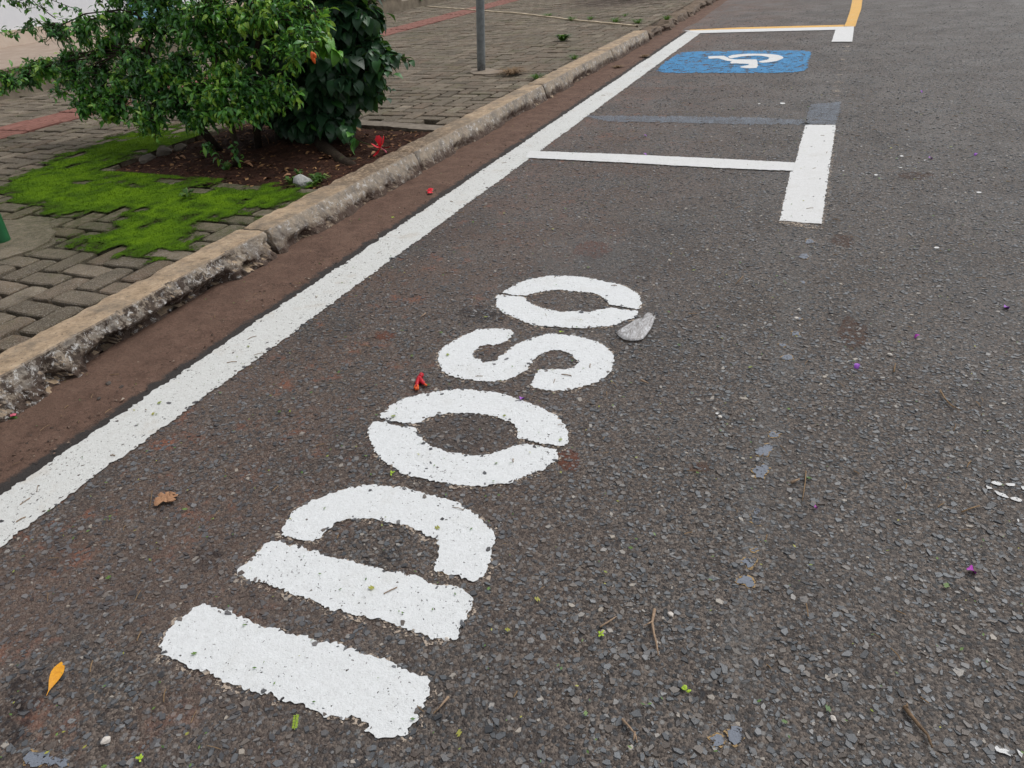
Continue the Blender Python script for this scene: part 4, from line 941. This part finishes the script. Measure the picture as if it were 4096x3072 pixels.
for (a, b, Y0, Y1, nl, tone) in [((330,70),(120,35),4.8,5.1,46,.25),((250,60),(60,20),4.9,5.2,40,.25),((300,110),(130,105),4.75,5.0,44,.28),((160,110),(0,62),4.9,5.3,44,.28),((220,130),(30,70),4.85,5.2,40,.27),((60,25),(-30,5),5.0,5.2,20,.25),((120,40),(0,10),5.0,5.3,30,.25),((250,150),(90,140),4.8,5.0,40,.38),((150,150),(20,150),4.9,5.0,40,.40),
                                ((350,230),(210,262),4.5,4.45,26,.60),((300,215),(160,215),4.55,4.6,30,.42),((280,230),(150,235),4.55,4.6,16,.36),((250,150),(125,205),4.6,4.7,30,.32),((180,175),(105,208),4.65,4.7,22,.38),
                                ((520,190),(440,265),4.4,4.3,24,.52),((600,130),(520,100),4.5,4.5,18,.42),((640,70),(545,130),4.45,4.5,24,.62),((660,60),(625,150),4.4,4.4,30,.66),((690,90),(600,175),4.4,4.35,26,.58),((610,180),(640,215),4.35,4.3,22,.60),((470,330),(490,372),4.28,4.22,9,.55),((465,320),(440,318),4.3,4.3,14,.45),((505,300),(515,345),4.25,4.25,10,.40),((560,160),(640,205),4.4,4.3,24,.56)]:
    spray(VD(*a, Y0), VD(*b, Y1), int(nl * 1.7), 1.0, tone + .04, pl_leaves, twigs, 0.03, 0.045)
for k in range(1500):                              # leaves of the inner crown, its shade painted in as darker tones
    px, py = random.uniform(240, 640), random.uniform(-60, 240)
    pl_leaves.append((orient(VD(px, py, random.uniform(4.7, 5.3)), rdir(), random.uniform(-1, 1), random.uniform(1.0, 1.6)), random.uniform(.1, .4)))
o = wood.build('trunk', BARK, bushP, smooth=True, origin=bushP.location); o = twigs.build('branches', BARK, bushP, smooth=True, origin=bushP.location)
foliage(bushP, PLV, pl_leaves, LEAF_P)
# orange bud
bud = MB(); c = VD(675, 122, 4.35)
bud.tube([c + Vector((0, 0, .03)), c + Vector((0, 0, .018)), c, c + Vector((.006, 0, -.028)), c + Vector((.010, 0, -.045))], [.004, .012, .015, .011, .003], 8)
bud.tube([c + Vector((.012, 0, .025)), c + Vector((.02, 0, .01)), c + Vector((.026, 0, -.01))], [.004, .011, .004], 7)
ob = bud.build('flower_bud', ORANGE, bushP, True, origin=bushP.location); ob['label'] = 'orange flower bud'

# dark hibiscus bush
bushH = empty('hibiscus_bush', (-3.95, 5.15, 0.11)); tag(bushH, 'dark hibiscus bush with broad glossy leaves nearer the grey pole', 'bush', 'bushes in the bed')
HP = [0.25, 0.92, 1.0, 0.62, 0.02]
HLV = [leaf_mesh('broad_leaf%d' % k, 0.125, 0.085, LEAF_H, [0.35, 0.6, 0.8, 0.2, 0.5][k], [0.18, 0.3, 0.12, 0.24, 0.35][k], 6, 0.10, 20 + k, HP) for k in range(5)]
hw = MB(); htw = MB(); hl = []
h1 = [GD(612, 312, 0.09), VD(612, 280, 5.05), VD(610, 220, 5.15), VD(615, 140, 5.25), VD(620, 50, 5.3), VD(625, -60, 5.4)]
h2 = [GD(742, 278, 0.10), VD(744, 240, 5.45), VD(748, 190, 5.45), VD(745, 110, 5.4), VD(750, 10, 5.4), VD(755, -80, 5.45)]
h3 = [GD(690, 300, 0.10), VD(684, 240, 5.25), VD(680, 160, 5.3), VD(690, 60, 5.35), VD(700, -60, 5.4)]
h4 = [GD(650, 290, 0.10), VD(648, 230, 5.4), VD(640, 130, 5.5), VD(650, -40, 5.6)]
def htube(p, r0, r1): hw.tube(p, [r0 + (r1 - r0) * i / (len(p) - 1) for i in range(len(p))], 11, 0.13)
htube(h1, .075, .02); htube(h2, .055, .022); htube(h3, .085, .025); htube(h4, .06, .02)
o = hw.build('trunk', BARK, bushH, True, origin=bushH.location)
rt = MB()
r1 = [VD(684, 272, 5.2), GD(698, 318, 0.15), GD(722, 338, 0.135), GD(745, 354, 0.12), GD(775, 366, 0.095)]
rt.tube(r1, [.06, .055, .05, .05, .035], 10, .12); rt.tube([GD(740, 350, .12), GD(765, 348, .115), GD(800, 345, .10)], [.035, .03, .015], 8, .1); rt.tube([GD(742, 276, .13), GD(768, 290, .125), GD(800, 296, .10)], [.05, .03, .015], 8, .1)
rt.build('root', BARK, bushH, True, origin=bushH.location)['label'] = 'thick dark root running to the kerb'
AH = h1[2:] + h2[2:] + h3[2:] + h4[2:]
def hspray(p0, p1, nl, size, tone, spread=0.03, hang=0.9):
    ln = (Vector(p1) - Vector(p0)).length; pts = arc(p0, p1, 0.08 * ln, 5, 0.04 * ln); htw.tube(pts, [.006 - .004 * i / 5 for i in range(6)], 5); ax = (Vector(p1) - Vector(p0)).normalized()
    for k in range(nl):
        t = 0.1 + 0.9 * (k + random.random()) / nl; i = min(4, int(t * 5)); q = pts[i].lerp(pts[i + 1], t * 5 - i) + rdir() * spread * random.random()
        d = (ax * 0.5 + rdir() * 0.75 + Vector((0, 0, -hang))).normalized()
        hl.append((orient(q, d, random.uniform(-.5, .5), size * random.uniform(.6, 1.2)), min(1, max(0, tone + random.gauss(0, .17)))))
CLH = [(560,60,5.2,.24,.30),(620,100,5.1,.22,.30),(680,60,5.1,.24,.34),(740,60,5.2,.24,.26),(715,140,5.1,.22,.26),(755,125,5.15,.2,.24),(775,50,5.25,.2,.28),(755,190,5.2,.16,.28),(705,215,5.05,.17,.24),(655,245,5.0,.15,.2),(735,240,5.15,.14,.32),(785,20,5.4,.18,.28),(820,120,5.2,.12,.32),(600,240,5.1,.16,.2),(560,230,5.1,.18,.18),(720,15,5.2,.22,.32),(640,25,5.2,.22,.3),(640,180,5.1,.2,.2),(800,160,5.15,.11,.36),(690,-70,5.3,.35,.3),(770,-70,5.4,.3,.3),(600,-70,5.3,.35,.3),(690,120,5.0,.12,.5),(665,262,4.95,.12,.22),(705,258,4.95,.13,.24),(740,258,5.1,.10,.3),(620,255,5.0,.13,.2),(800,110,5.2,.14,.32),(790,195,5.2,.09,.36),(735,170,5.0,.16,.3),(680,180,4.95,.16,.26)]
for (px, py, Y, R, tone) in CLH:
    c = VD(px, py, Y); a = near_anchor(c, AH); htw.tube(arc(a, c, .05, 5, .02), [.011 - .006 * i / 5 for i in range(6)], 6)
    for k in range(int(8 + 42 * R)):
        d = rdir(); d.z *= .7; hspray(c + rdir() * R * .2, c + d * R * random.uniform(.55, 1.05), 8, 1.08, tone + .06)
for (a, b, Y0, Y1, nl, tone, s) in [((780,130),(872,132),5.2,5.25,16,.45,.55),((770,185),(835,215),5.2,5.1,16,.40,.5),((790,160),(845,195),5.2,5.2,12,.45,.5),((720,240),(760,300),5.05,4.9,11,.62,.8),((680,60),(705,95),4.9,4.8,8,.92,.9),((690,95),(745,125),4.9,4.85,9,.86,.7),((800,110),(830,150),5.1,5.05,9,.6,.9),((770,60),(800,80),5.3,5.3,10,.35,.9),((735,300),(765,318),4.85,4.8,4,.7,.55),((660,50),(700,110),4.8,4.7,14,.92,.85),((690,70),(720,110),4.75,4.7,8,.98,1.0),((735,270),(770,305),4.85,4.75,10,.66,.8),((800,140),(850,165),5.1,5.05,10,.55,.75),((820,120),(885,128),5.2,5.2,14,.4,.5)]:
    hspray(VD(*a, Y0), VD(*b, Y1), nl, s, tone, .02, .5)
for k in range(1100):  # inner leaves, toned darker to paint the shade inside the dense bush
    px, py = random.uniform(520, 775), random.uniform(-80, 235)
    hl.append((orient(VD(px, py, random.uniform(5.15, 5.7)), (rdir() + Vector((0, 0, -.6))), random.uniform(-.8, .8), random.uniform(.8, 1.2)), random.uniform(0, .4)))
htw.build('branches', BARK, bushH, True, origin=bushH.location)
foliage(bushH, HLV, hl, LEAF_H)
# red hibiscus flower on its stalk
fc_ = VD(822, 318, 4.75); fe = empty('flower', fc_ - bushH.location); fe.parent = bushH; fe['label'] = 'red hibiscus flower hanging over the kerb'
PET = leaf_mesh('petal', 0.082, 0.050, SCARLET, -0.5, 0.25, 6, .25, 3, [0.25, 0.6, 0.95, 1.0, 0.55])
axf = Vector((0.80, -0.62, -0.15)).normalized()
for k in range(5):
    a = k * 2 * math.pi / 5; s1 = axf.cross(Vector((0, 0, 1))).normalized(); s2 = axf.cross(s1)
    d = (s1 * math.cos(a) + s2 * math.sin(a)) * 1.0 + axf * 0.12
    o = bpy.data.objects.new('petal', PET); COL.objects.link(o); o.parent = fe; o.matrix_local = orient(Vector((0, 0, 0)), d, random.uniform(-.4, .4), 1.05)
sm_ = MB(); sm_.tube([Vector((0, 0, 0)), axf * .05, axf * .085 + Vector((0, 0, .006)), axf * .115], [.003, .0028, .004, .006], 7); o = sm_.build('stamen', PINK); o.parent = fe
sk = MB(); sk.tube([VD(760, 300, 4.85) - fc_, VD(790, 310, 4.8) - fc_, Vector((0, 0, 0))], [.003, .003, .004], 6); o = sk.build('stalk', WEED); o.parent = fe

# ------------------------------------------------------------------ small things in the bed
def rock(name, loc, r, mat, label, cat, seed, flat=0.7, group=None):
    bm = bmesh.new(); bmesh.ops.create_icosphere(bm, subdivisions=3, radius=1); rr = random.Random(seed)
    off = rr.uniform(0, 50)
    planes = [Vector((rr.gauss(0, 1), rr.gauss(0, 1), rr.gauss(0, 1))).normalized() for _ in range(9)]
    for v_ in bm.verts:
        s = 1.0
        for p in planes: 
            dd = v_.co.normalized().dot(p)
            if dd > 0.2: s = min(s, 0.72 / dd) if dd > 0.72 else s
        v_.co = v_.co.normalized() * (s + 0.08 * mnoise.noise(v_.co * 2.5 + Vector((off, 0, 0))))
        v_.co = Vector((v_.co.x * r[0], v_.co.y * r[1], v_.co.z * r[2] ))
    zmin = min(v_.co.z for v_ in bm.verts)
    for v_ in bm.verts: v_.co.z -= zmin * 0.85
    me = bpy.data.meshes.new(name); bm.to_mesh(me); bm.free()
    o = link(name, me, None, mat); o.location = loc; o.rotation_euler = (0, 0, rr.uniform(0, 3))
    return tag(o, label, cat, group)
p = GD(657, 405, 0.11); rock('stone', (p.x, p.y, soil_z(p.x, p.y) - .012), (.085, .06, .05), STONE, 'pale grey stone lying in the bed close to the kerb', 'stone', 3)
for k, (dx, dy, r, lb) in enumerate([(322, 352, (.13, .07, .035), 'flat broken slab at the mossy corner of the bed'), (358, 338, (.10, .08, .045), 'middle broken slab edging the left corner of the bed'), (392, 328, (.09, .06, .04), 'small dark broken slab behind the middle one at the bed corner')]):
    p = GD(dx, dy, .11); rock('broken_slab', (p.x, p.y, .112), r, FOOTING, lb, 'slab', 20 + k)
DL = [leaf_mesh('dry_leaf%d' % k, .10, .045, [DRYLEAF, TANLEAF, DRYLEAF][k], [1.2, .7, 1.9][k], .5, 5, .2, 70 + k) for k in range(3)]
def lay(name, me, x, y, z, s, a, label, cat, group=None, tilt=.1, roll=None):
    o = bpy.data.objects.new(name, me); COL.objects.link(o)
    o.location = (x, y, z); o.rotation_euler = (random.uniform(-.25, .25) if roll is None else roll, tilt * random.uniform(-1, 1), a); o.scale = (s, s, s)
    return tag(o, label, cat, group)
k = 0
while k < 60:
    x = random.uniform(BX0 + .1, BX1 - .12); y = random.uniform(BY0 + .05, BY1 - .1)
    u, v, d = project((x, y, .12))
    lay('dry_leaf', DL[k % 3], x, y, soil_z(x, y) + .006, random.uniform(.6, 1.25), random.uniform(0, 6.3), 'dry brown leaf lying among the litter on the red soil', 'leaf', 'dry leaves on the soil', .3); k += 1
p = GD(700, 352, .12); lay('large_dry_leaf', leaf_mesh('big_dry', .15, .06, TANLEAF, .5, .4, 6, .15, 5), p.x - .05, p.y, soil_z(p.x, p.y) + .014, 1, .6, 'largest curled tan leaf on the soil beside the dark root', 'leaf')
p = GD(578, 318, .12); lay('standing_dry_leaf', leaf_mesh('up_dry', .10, .04, TANLEAF, .3, .4, 5, .1, 8), p.x, p.y, soil_z(p.x, p.y) + .07, 1, .6, 'tan dry leaf standing upright in the soil', 'leaf', roll=0).rotation_euler = (0, 1.4, .6)
# fine leaf crumbs on the soil
mb = MB()
for k in range(1700):
    x = random.uniform(BX0, BX1 - .03); y = random.uniform(BY0, BY1); a = random.uniform(0, 6.28); L = random.uniform(.006, .022); z = soil_z(x, y) + .005
    d = Vector((math.cos(a), math.sin(a), random.uniform(-.3, .3))); s_ = Vector((-d.y, d.x, random.uniform(-.4, .4))) * random.uniform(.25, .6)
    b = Vector((x, y, z)); mb.add([b - d * L, b + s_ * L, b + d * L, b - s_ * L], [(0, 1, 2, 3)])
CRUMB = MT('leaf_crumb', 0.8, 0.2); CRUMB.color(CRUMB.ramp(CRUMB.island(), [(0.0, (0.035, 0.018, 0.012)), (0.5, (0.10, 0.045, 0.024)), (0.85, (0.22, 0.11, 0.05)), (1.0, (0.36, 0.22, 0.10))]))
tag(mb.build('leaf_crumbs', CRUMB.m), 'broken bits of dry leaf strewn over the soil of the bed', 'leaf litter', kind='stuff')
# soil crumbs
mb = MB()
for k in range(1500):
    x = random.uniform(BX0, BX1 - .03); y = random.uniform(BY0 - .02, BY1); r = random.uniform(.004, .012); z = soil_z(x, y)
    q = [Vector((x, y, z)) + Vector((random.gauss(0, 1), random.gauss(0, 1), abs(random.gauss(0, .8)))).normalized() * r for _ in range(4)]
    mb.add(q, [(0, 1, 2), (0, 2, 3), (0, 3, 1), (1, 3, 2)])
tag(mb.build('soil_crumbs', SOIL), 'loose crumbs of red soil in the planting bed', 'soil', kind='stuff')

def weed(name, loc, n, h, spread, mat, label, cat='weed', group=None, grass=True, tone=.45):
    mb = MB(); tn = []
    for k in range(n):
        a = random.uniform(0, 6.28); L = h * random.uniform(.5, 1.1); out = spread * random.uniform(.2, 1); w_ = (.0035 if grass else L * .22) * random.uniform(.7, 1.2)
        d = Vector((math.cos(a), math.sin(a), 0)); s = Vector((-d.y, d.x, 0)); b = d * random.uniform(0, .25) * spread
        p1 = b + d * out * .5 + Vector((0, 0, L * .75)); p2 = b + d * out + Vector((0, 0, L * random.uniform(.4, .95)))
        i0 = len(mb.v); mb.add([b - s * w_ * (.8 if grass else .15), b + s * w_ * (.8 if grass else .15), p1 + s * w_, p1 - s * w_, p2], [(0, 1, 2, 3), (3, 2, 4)])
        tn += [min(1, max(0, tone + random.gauss(0, .2)))] * 5
    me = mb.mesh(name); me.materials.append(mat); at = me.attributes.new('tone', 'FLOAT', 'POINT'); at.data.foreach_set('value', np.array(tn, np.float32))
    o = link(name, me); o.location = loc
    return tag(o, label, cat, group)
wl = [(965,370,'W'),]
for (dx, dy, h, sp_, n, lb, z) in [(1215,88,.10,.15,60,'leafy green weed alone on the pavers right of the grey pole',PZ),(1160,171,.07,.13,70,'low dark weed against the back of the kerb opposite the grey pole',PZ),(1240,128,.06,.12,50,'small weed behind the kerb below the blue panel',PZ),(1185,35,.06,.2,70,'grass tuft at the middle of the cream edging',PZ),(1235,44,.08,.15,60,'grass tuft on the edging nearer the kerb',PZ),(1275,42,.06,.15,50,'short grass behind the edging, second from the kerb end',PZ),(1330,48,.08,.2,90,'wide grass clump at the kerb end of the edging',PZ),(1378,50,.08,.2,90,'grass clump in the gap of the broken kerb',PZ),(1440,43,.08,.16,70,'grass tuft behind the far broken kerb',PZ),(1350,35,.05,.15,40,'thin grass behind the wide clump at the edging',PZ),
                             (900,10,.22,.2,90,'green weed growing against the platform end',PZ),
                             (690,398,.07,.09,40,'small green weed behind the pale stone',.11),(630,400,.06,.06,30,'small green weed left of the pale stone',.11),(680,405,.05,.07,30,'low weed in front of the pale stone',.11),(648,385,.05,.05,20,'tiny weed above the pale stone',.11),(495,378,.06,.06,18,'green seedling at foot of the thin stem',.10),(490,1000,.0,.0,0,'',0),
                             (405,425,.05,.07,24,'green seedling standing in the moss',PZ+.01),(30,170,.10,.25,60,'grass at the foot of the platform behind the bush',PZ)]:
    if n == 0: continue
    p = GD(dx, dy, z); weed('weed', (p.x, p.y, z if z > .135 else soil_z(p.x, p.y)), n, h, sp_, WEED, lb, group='weeds', grass=(h < .09 and z == PZ))
p = GD(1105, 160, PZ); weed('dry_grass', (p.x, p.y, PZ + .002), 220, .06, .28, STRAW, 'flattened clump of dry grass at the foot of the grey pole', 'grass', tone=.2)
for (dx, dy, lb) in [(1565,128,'a')]: pass
for (px, py, r, lb) in [(2470, 268, .12, 'mossy dirt clump in the gutter opposite the blue panel'), (2580, 225, .10, 'dirt clump in the gutter further on')]:
    p = G(px, py, .02); weed('dirt_clump', (p.x, p.y, .012), 90, .03, r, STRAW, lb, 'litter', tone=.2)

# ------------------------------------------------------------------ litter on road and gutter
def twig(name, px, r, mat, label, fork=None, z=.006):
    r = r * .6
    pts = [GD(x, y, 0) for x, y in px]; b = pts[0].copy()
    loc = [q - b + Vector((0, 0, r * random.uniform(.4, 1.0) + .001)) for q in pts]
    mb = MB(); mb.tube(loc, [r * (1 - .5 * i / (len(loc) - 1)) for i in range(len(loc))], 6, .15)
    if fork:
        fp = [GD(x, y, 0) - b + Vector((0, 0, r + .002)) for x, y in fork]; mb.tube(fp, [r * .7] + [r * .4] * (len(fp) - 1), 5, .15)
    o = mb.build(name, mat, None, True); o.location = b + Vector((0, 0, z)); return tag(o, label, 'twig')
D8 = lambda x, y: ((2400 + x * .9258) / K, (1536 + y * .9258) / K)
twig('twig', [D8(236,985),D8(225,1040),D8(232,1090),D8(245,1140),D8(252,1185)], .0065, TWIG, 'forked pale twig on the asphalt right of the letter D', [D8(225,1040),D8(205,1050),D8(188,1060)])
twig('twig', [D8(95,1457),D8(125,1490),D8(152,1525),D8(160,1560)], .0055, TWIG, 'bent pale twig near the bottom edge right of the letter I', [D8(150,1515),D8(145,1555)])
twig('twig', [D8(1310,1405),D8(1340,1445),D8(1375,1490),D8(1410,1530),D8(1430,1585)], .008, DARKTWIG, 'long dark twig near the bottom right corner', [D8(1320,1415),D8(1322,1395)])
twig('twig', [D8(888,385),D8(885,430),D8(878,480),D8(872,515)], .004, STRAW, 'thin upright straw right of the grey paint scraps')
twig('twig', [D8(1467,35),D8(1485,70),D8(1515,100),D8(1555,122)], .0045, STRAW, 'curved straw on the right side of the road')
twig('twig', [D8(825,435),D8(860,422)], .008, TWIG, 'short thick bark piece beside the grey paint scraps')
twig('twig', [D8(0,1060),D8(30,1040),D8(70,1015)], .0045, TWIG, 'slanting pale twig right of the letter D bar')
twig('twig', [D8(1560,562),D8(1600,548),D8(1638,535)], .005, STRAW, 'short straw below the white drips at the right')
twig('twig', [(1850,790),(1930,795)], .001, STRAW, 'hair thin straw far right') if False else None
twig('twig', [(1930,808),(1933,790)], .006, STRAW, 'short straw standing lengthwise below the purple petals')
twig('twig', [(2030,850),(2045,872),(2058,885)], .004, STRAW, 'thin curved straw at the right of the road')
twig('twig', [(1605,600),(1588,618)], .004, STRAW, 'thin straw left of the small grey scraps behind the last letter')
twig('twig', [(1385,826),(1400,833)], .007, TWIG, 'stubby bark chip right of the letter S')
twig('twig', [(330,1064),(328,1085),(324,1105)], .004, DARKTWIG, 'dark little twig left of the tan crumpled leaf')
twig('twig', [(970,1510),(945,1540)], .005, TWIG, 'short twig right of the letter I end')
twig('twig', [(920,680),(908,690)], .006, TWIG, 'short bark chip beside the white edge line')
def crumple(name, c, r, mat, label, cat, n=7, seed=0, z=.004, tube=False):
    rr = random.Random(seed); mb = MB()
    for k in range(n):
        a = rr.uniform(0, 6.28); L = r * rr.uniform(.6, 1.2); d = Vector((math.cos(a), math.sin(a), rr.uniform(-.05, .35))); s = Vector((-d.y, d.x, rr.uniform(-.4, .4))); w_ = L * rr.uniform(.22, .4)
        b = Vector((rr.gauss(0, r * .15), rr.gauss(0, r * .15), r * .12))
        mb.add([b, b + d * L * .4 + s * w_, b + d * L * .5 + Vector((0, 0, r * rr.uniform(.1, .45))), b + d * L * .4 - s * w_, b + d * L * .9 + s * w_ * .7 + Vector((0, 0, -r * .08)), b + d * L * .9 - s * w_ * .6], [(0, 1, 2), (0, 2, 3), (1, 4, 2), (2, 4, 5), (2, 5, 3)])
    zm = min(q[2] for q in mb.v)
    o = mb.build(name, mat, None, True); o.location = (c.x, c.y, c.z + z - zm); return tag(o, label, cat)
def gut(dx, dy): 
    p = GD(dx, dy, .015); return Vector((p.x, p.y, .012))
f1 = crumple('fallen_flower', gut(927, 416), .04, SCARLET, 'wilted red flower lying on the gutter dirt', 'flower', 9, 1)
f2 = empty('fallen_flower', GD(908, 828)); tag(f2, 'wilted crimson flower with orange stamens left of the letter S', 'flower')
pp_ = crumple('petal', Vector((0, 0, 0)), .022, RED, None, None, 7, 5); pp_.parent = f2
mb = MB()
base = GD(908, 828)
for q in ([(908, 822), (903, 832), (900, 842)], [(908, 824), (914, 832), (919, 836)], [(908, 820), (912, 814)]):
    mb.tube([GD(*r_) - base + Vector((0, 0, .012)) for r_ in q], [.011, .009, .006][:len(q)], 6, .3)
o = mb.build('calyx', RED, None, True); o.parent = f2
mb = MB()
for q in ([(901, 838), (899, 847)], [(899, 838), (896, 844)], [(903, 838), (904, 847)], [(918, 835), (922, 838)]): mb.tube([GD(*r_) - base + Vector((0, 0, .012)) for r_ in q], .0045, 5, .3)
o = mb.build('stamen', ORANGE, None, True); o.parent = f2
f3 = empty('fallen_bud', gut(25, 905)); tag(f3, 'pink bud with green leaf at the foot of the kerb', 'flower')
o = crumple('petal', Vector((0, 0, 0)), .022, PINK, None, None, 6, 9, z=.012); o.parent = f3
o = bpy.data.objects.new('leaf', leaf_mesh('bud_leaf', .07, .02, WEED, .3, .4, 4, .2, 4)); COL.objects.link(o); o.parent = f3; o.location = (-.03, -.01, .008); o.rotation_euler = (0, 0, .3); o['tone'] = .35
crumple('yellow_leaf', GD(110, 1486), .0, YELLEAF, None, None, 0) if False else None
YL = leaf_mesh('yellow_leaf', .118, .027, YELLEAF, .35, .2, 9, .06, 2, [.04, .10, .5, .85, 1, .95, .75, .45, .02])
p = GD(104, 1508); q = GD(124, 1465); o = lay('yellow_leaf', YL, p.x, p.y, .010, 1, math.atan2(q.y - p.y, q.x - p.x), 'folded bright yellow leaf on the asphalt at lower left', 'leaf', tilt=0, roll=.5)
tl = crumple('tan_leaf', GD(360, 1082), .034, TANLEAF, 'crumpled tan dry leaf left of the letter D', 'leaf', 16, 11)
PT = [leaf_mesh('petal_a', .038, .022, PURPLE, 1.1, .5, 6, .15, 1, [.2, .7, 1, .95, .5, .1]), leaf_mesh('petal_b', .040, .020, MAGENTA, 1.3, .7, 6, .2, 2, [.2, .7, 1, .95, .5, .1])]
for (dx, dy, kind, s, lb) in [(1125,868,0,.95,'purple petal lying on the top of the middle letter O'),(1853,791,0,1.0,'purple petal below the brown dust spot on the road'),(1986,730,1,.9,'magenta petal right of the brown dust spot'),(2168,669,0,1.1,'purple petal at the right edge of the photo'),(2086,1237,1,1.05,'curled magenta petal at lower right of the road'),(2005,344,0,1.2,'purple petal on the far road right of the broad bar'),(2110,335,0,1.0,'purple petal on the far road near the right edge'),(1390,335,0,1.0,'purple petal on the thin bay line'),(1391,295,0,1.0,'purple petal between the thin line and the grey cover paint'),(1987,199,0,1.0,'small purple petal far up the road right of the bay'),(1758,1102,1,.5,'tiny pink petal right of the grey paint scraps')]:
    p = GD(dx, dy); lay('petal', PT[kind], p.x, p.y, .011, s, random.uniform(0, 6.3), lb, 'petal', 'fallen petals', roll=.1)
# cloudy plastic shard
ZS = (2400, 1200, 300 / 1269)
out = [G(ZS[0] + x * ZS[2], ZS[1] + y * ZS[2]) for x, y in [(275,590),(330,540),(430,475),(520,420),(600,365),(700,335),(745,330),(760,275),(800,252),(870,265),(895,300),(880,325),(940,295),(925,350),(890,460),(850,540),(790,620),(730,690),(660,718),(520,725),(400,700),(320,645)]]
cen = sum(out, Vector()) / len(out); nr = 7; v = []; f = []; n = len(out)
for k in range(nr):
    t = k / (nr - 1)
    for q in out:
        r_ = q.lerp(cen, t) - cen; v.append((r_.x, r_.y, .010 + .030 * (1 - (1 - t) ** 2) * .25 + .003 * nz(r_.x, r_.y, k, 60)))
for k in range(nr - 1):
    for i in range(n): f.append((k * n + i, k * n + (i + 1) % n, (k + 1) * n + (i + 1) % n, (k + 1) * n + i))
mb = MB(); mb.add(v, f); me = mb.mesh('plastic_shard', True); bm = bmesh.new(); bm.from_mesh(me); bmesh.ops.remove_doubles(bm, verts=bm.verts, dist=.0004); bmesh.ops.recalc_face_normals(bm, faces=bm.faces)
bmesh.ops.solidify(bm, geom=bm.faces[:], thickness=.002); bm.to_mesh(me); bm.free()
o = link('plastic_shard', me, None, PLASTIC); o.location = (cen.x, cen.y, .002); tag(o, 'cloudy translucent plastic shard lying beside the last letter O', 'plastic')
# pebbles
for k, (dx, dy, r, mt, lb) in enumerate([(237,836,.016,DARKSTONE,'dark pebble in the middle of the gutter dirt'),(265,842,.011,DARKSTONE,'small dark pebble right of the larger gutter pebble'),(217,868,.011,DARKSTONE,'half buried dark pebble in the gutter'),(1922,768,.011,PEBBLE,'white pebble on the road near the straw'),(1720,690,.012,PEBBLE,'white pebble beside the row of grey scraps'),(231,1603,.013,PEBBLE,'bright white pebble near the bottom left corner'),(1725,671,.010,PEBBLE,'pale chip near the worn line'),(1555,903,.010,PEBBLE,'pale pebble left of the grey scraps'),(1448,1330,.010,PEBBLE,'white pebble right of the forked twig'),(1800,1556,.009,PEBBLE,'small white pebble above the bottom edge'),(966,1383,.008,PEBBLE,'white crumb above the letter I end')]):
    p = GD(dx, dy); rock('pebble', (p.x, p.y, .0 if dx > 300 or dy > 1000 else .010), (r, r * .75, r * .6), mt, lb, 'pebble', 40 + k, group='pebbles')
# tiny green leaflets and straw scattered everywhere
mb = MB(); tn = []
for k in range(1500):
    y = .3 + 8 * random.random() ** 1.6; x = random.uniform(-2.9, 1.0 + .15 * y)
    if x < -2.4 and random.random() < .6: continue
    z = (.006 if x > -2.4 else .022); a = random.uniform(0, 6.28); L = random.uniform(.0028, .0068); w_ = L * random.uniform(.35, .6); d = Vector((math.cos(a), math.sin(a), random.uniform(-.2, .3))); s = Vector((-d.y, d.x, random.uniform(-.3, .3)))
    b = Vector((x, y, z + .003)); t = random.choice([.1, .3, .5, .5, .8, 1.0])
    for rep in range(1 if random.random() < .85 else 4):
        b2 = b + s * rep * L * .5 + d * (rep % 2) * L
        mb.add([b2 - d * L, b2 + s * w_, b2 + d * L, b2 - s * w_], [(0, 1, 2, 3)]); tn += [t] * 4
me = mb.mesh('leaflets'); me.materials.append(GREENBIT); at = me.attributes.new('tone', 'FLOAT', 'POINT'); at.data.foreach_set('value', np.array(tn, np.float32))
tag(link('fallen_leaflets', me), 'tiny green and yellow leaflets scattered over road and gutter', 'leaf litter', kind='stuff')
mb = MB()
for k in range(420):
    y = .3 + 8 * random.random() ** 1.6; x = random.uniform(-2.85, 1.0 + .15 * y); a = random.uniform(0, 6.28); L = random.uniform(.006, .022); z = .006 if x > -2.4 else .02
    d = Vector((math.cos(a), math.sin(a), random.uniform(-.05, .05))); mb.tube([Vector((x, y, z)) - d * L, Vector((x, y, z + .002)) , Vector((x, y, z)) + d * L + Vector((random.uniform(-.004, .004), random.uniform(-.004, .004), 0))], random.uniform(.0008, .0018), 4)
tag(mb.build('straw_bits', STRAW), 'fine bits of dry straw scattered over the asphalt', 'litter', kind='stuff')
# a few lime leaflets that stand out
for k, (dx, dy, lb, s) in enumerate([(845, 1027, 'lime green bud scale below the middle letter O', 1.0), (1213, 720, 'lime green bit on the edge of the letter S', .9), (1298, 1375, 'yellow leaflet right of the letter D bar', 1.0), (1480, 1495, 'cluster of lime leaflets near the dark spot', 1.1), (848, 473, 'green leaf scrap in the gutter beside the white line', 1.2), (305, 1645, 'yellow leaflet at the bottom left', .9)]):
    p = GD(dx, dy); crumple('leaf_scrap', Vector((p.x, p.y, .003)), .012 * s, LIME, lb, 'leaf', 5, 60 + k)
p = GD(640, 1562); mb = MB()
for k in range(9):
    for s in (-1, 1):
        b = Vector((k * .009 - .04, 0, .006)); mb.add([b, b + Vector((.004, s * .008, .002)), b + Vector((.003, s * .018, 0)), b + Vector((-.003, s * .009, .001))], [(0, 1, 2, 3)])
mb.tube([Vector((-.05, 0, .004)), Vector((.045, 0, .004))], .0012, 4)
o = mb.build('fern_leaflet', LIME); o.scale = (.42, .42, .6); o.location = (p.x, p.y, .004); o.rotation_euler = (0, 0, 2.1); tag(o, 'small feathery green leaf below the letter I', 'leaf')
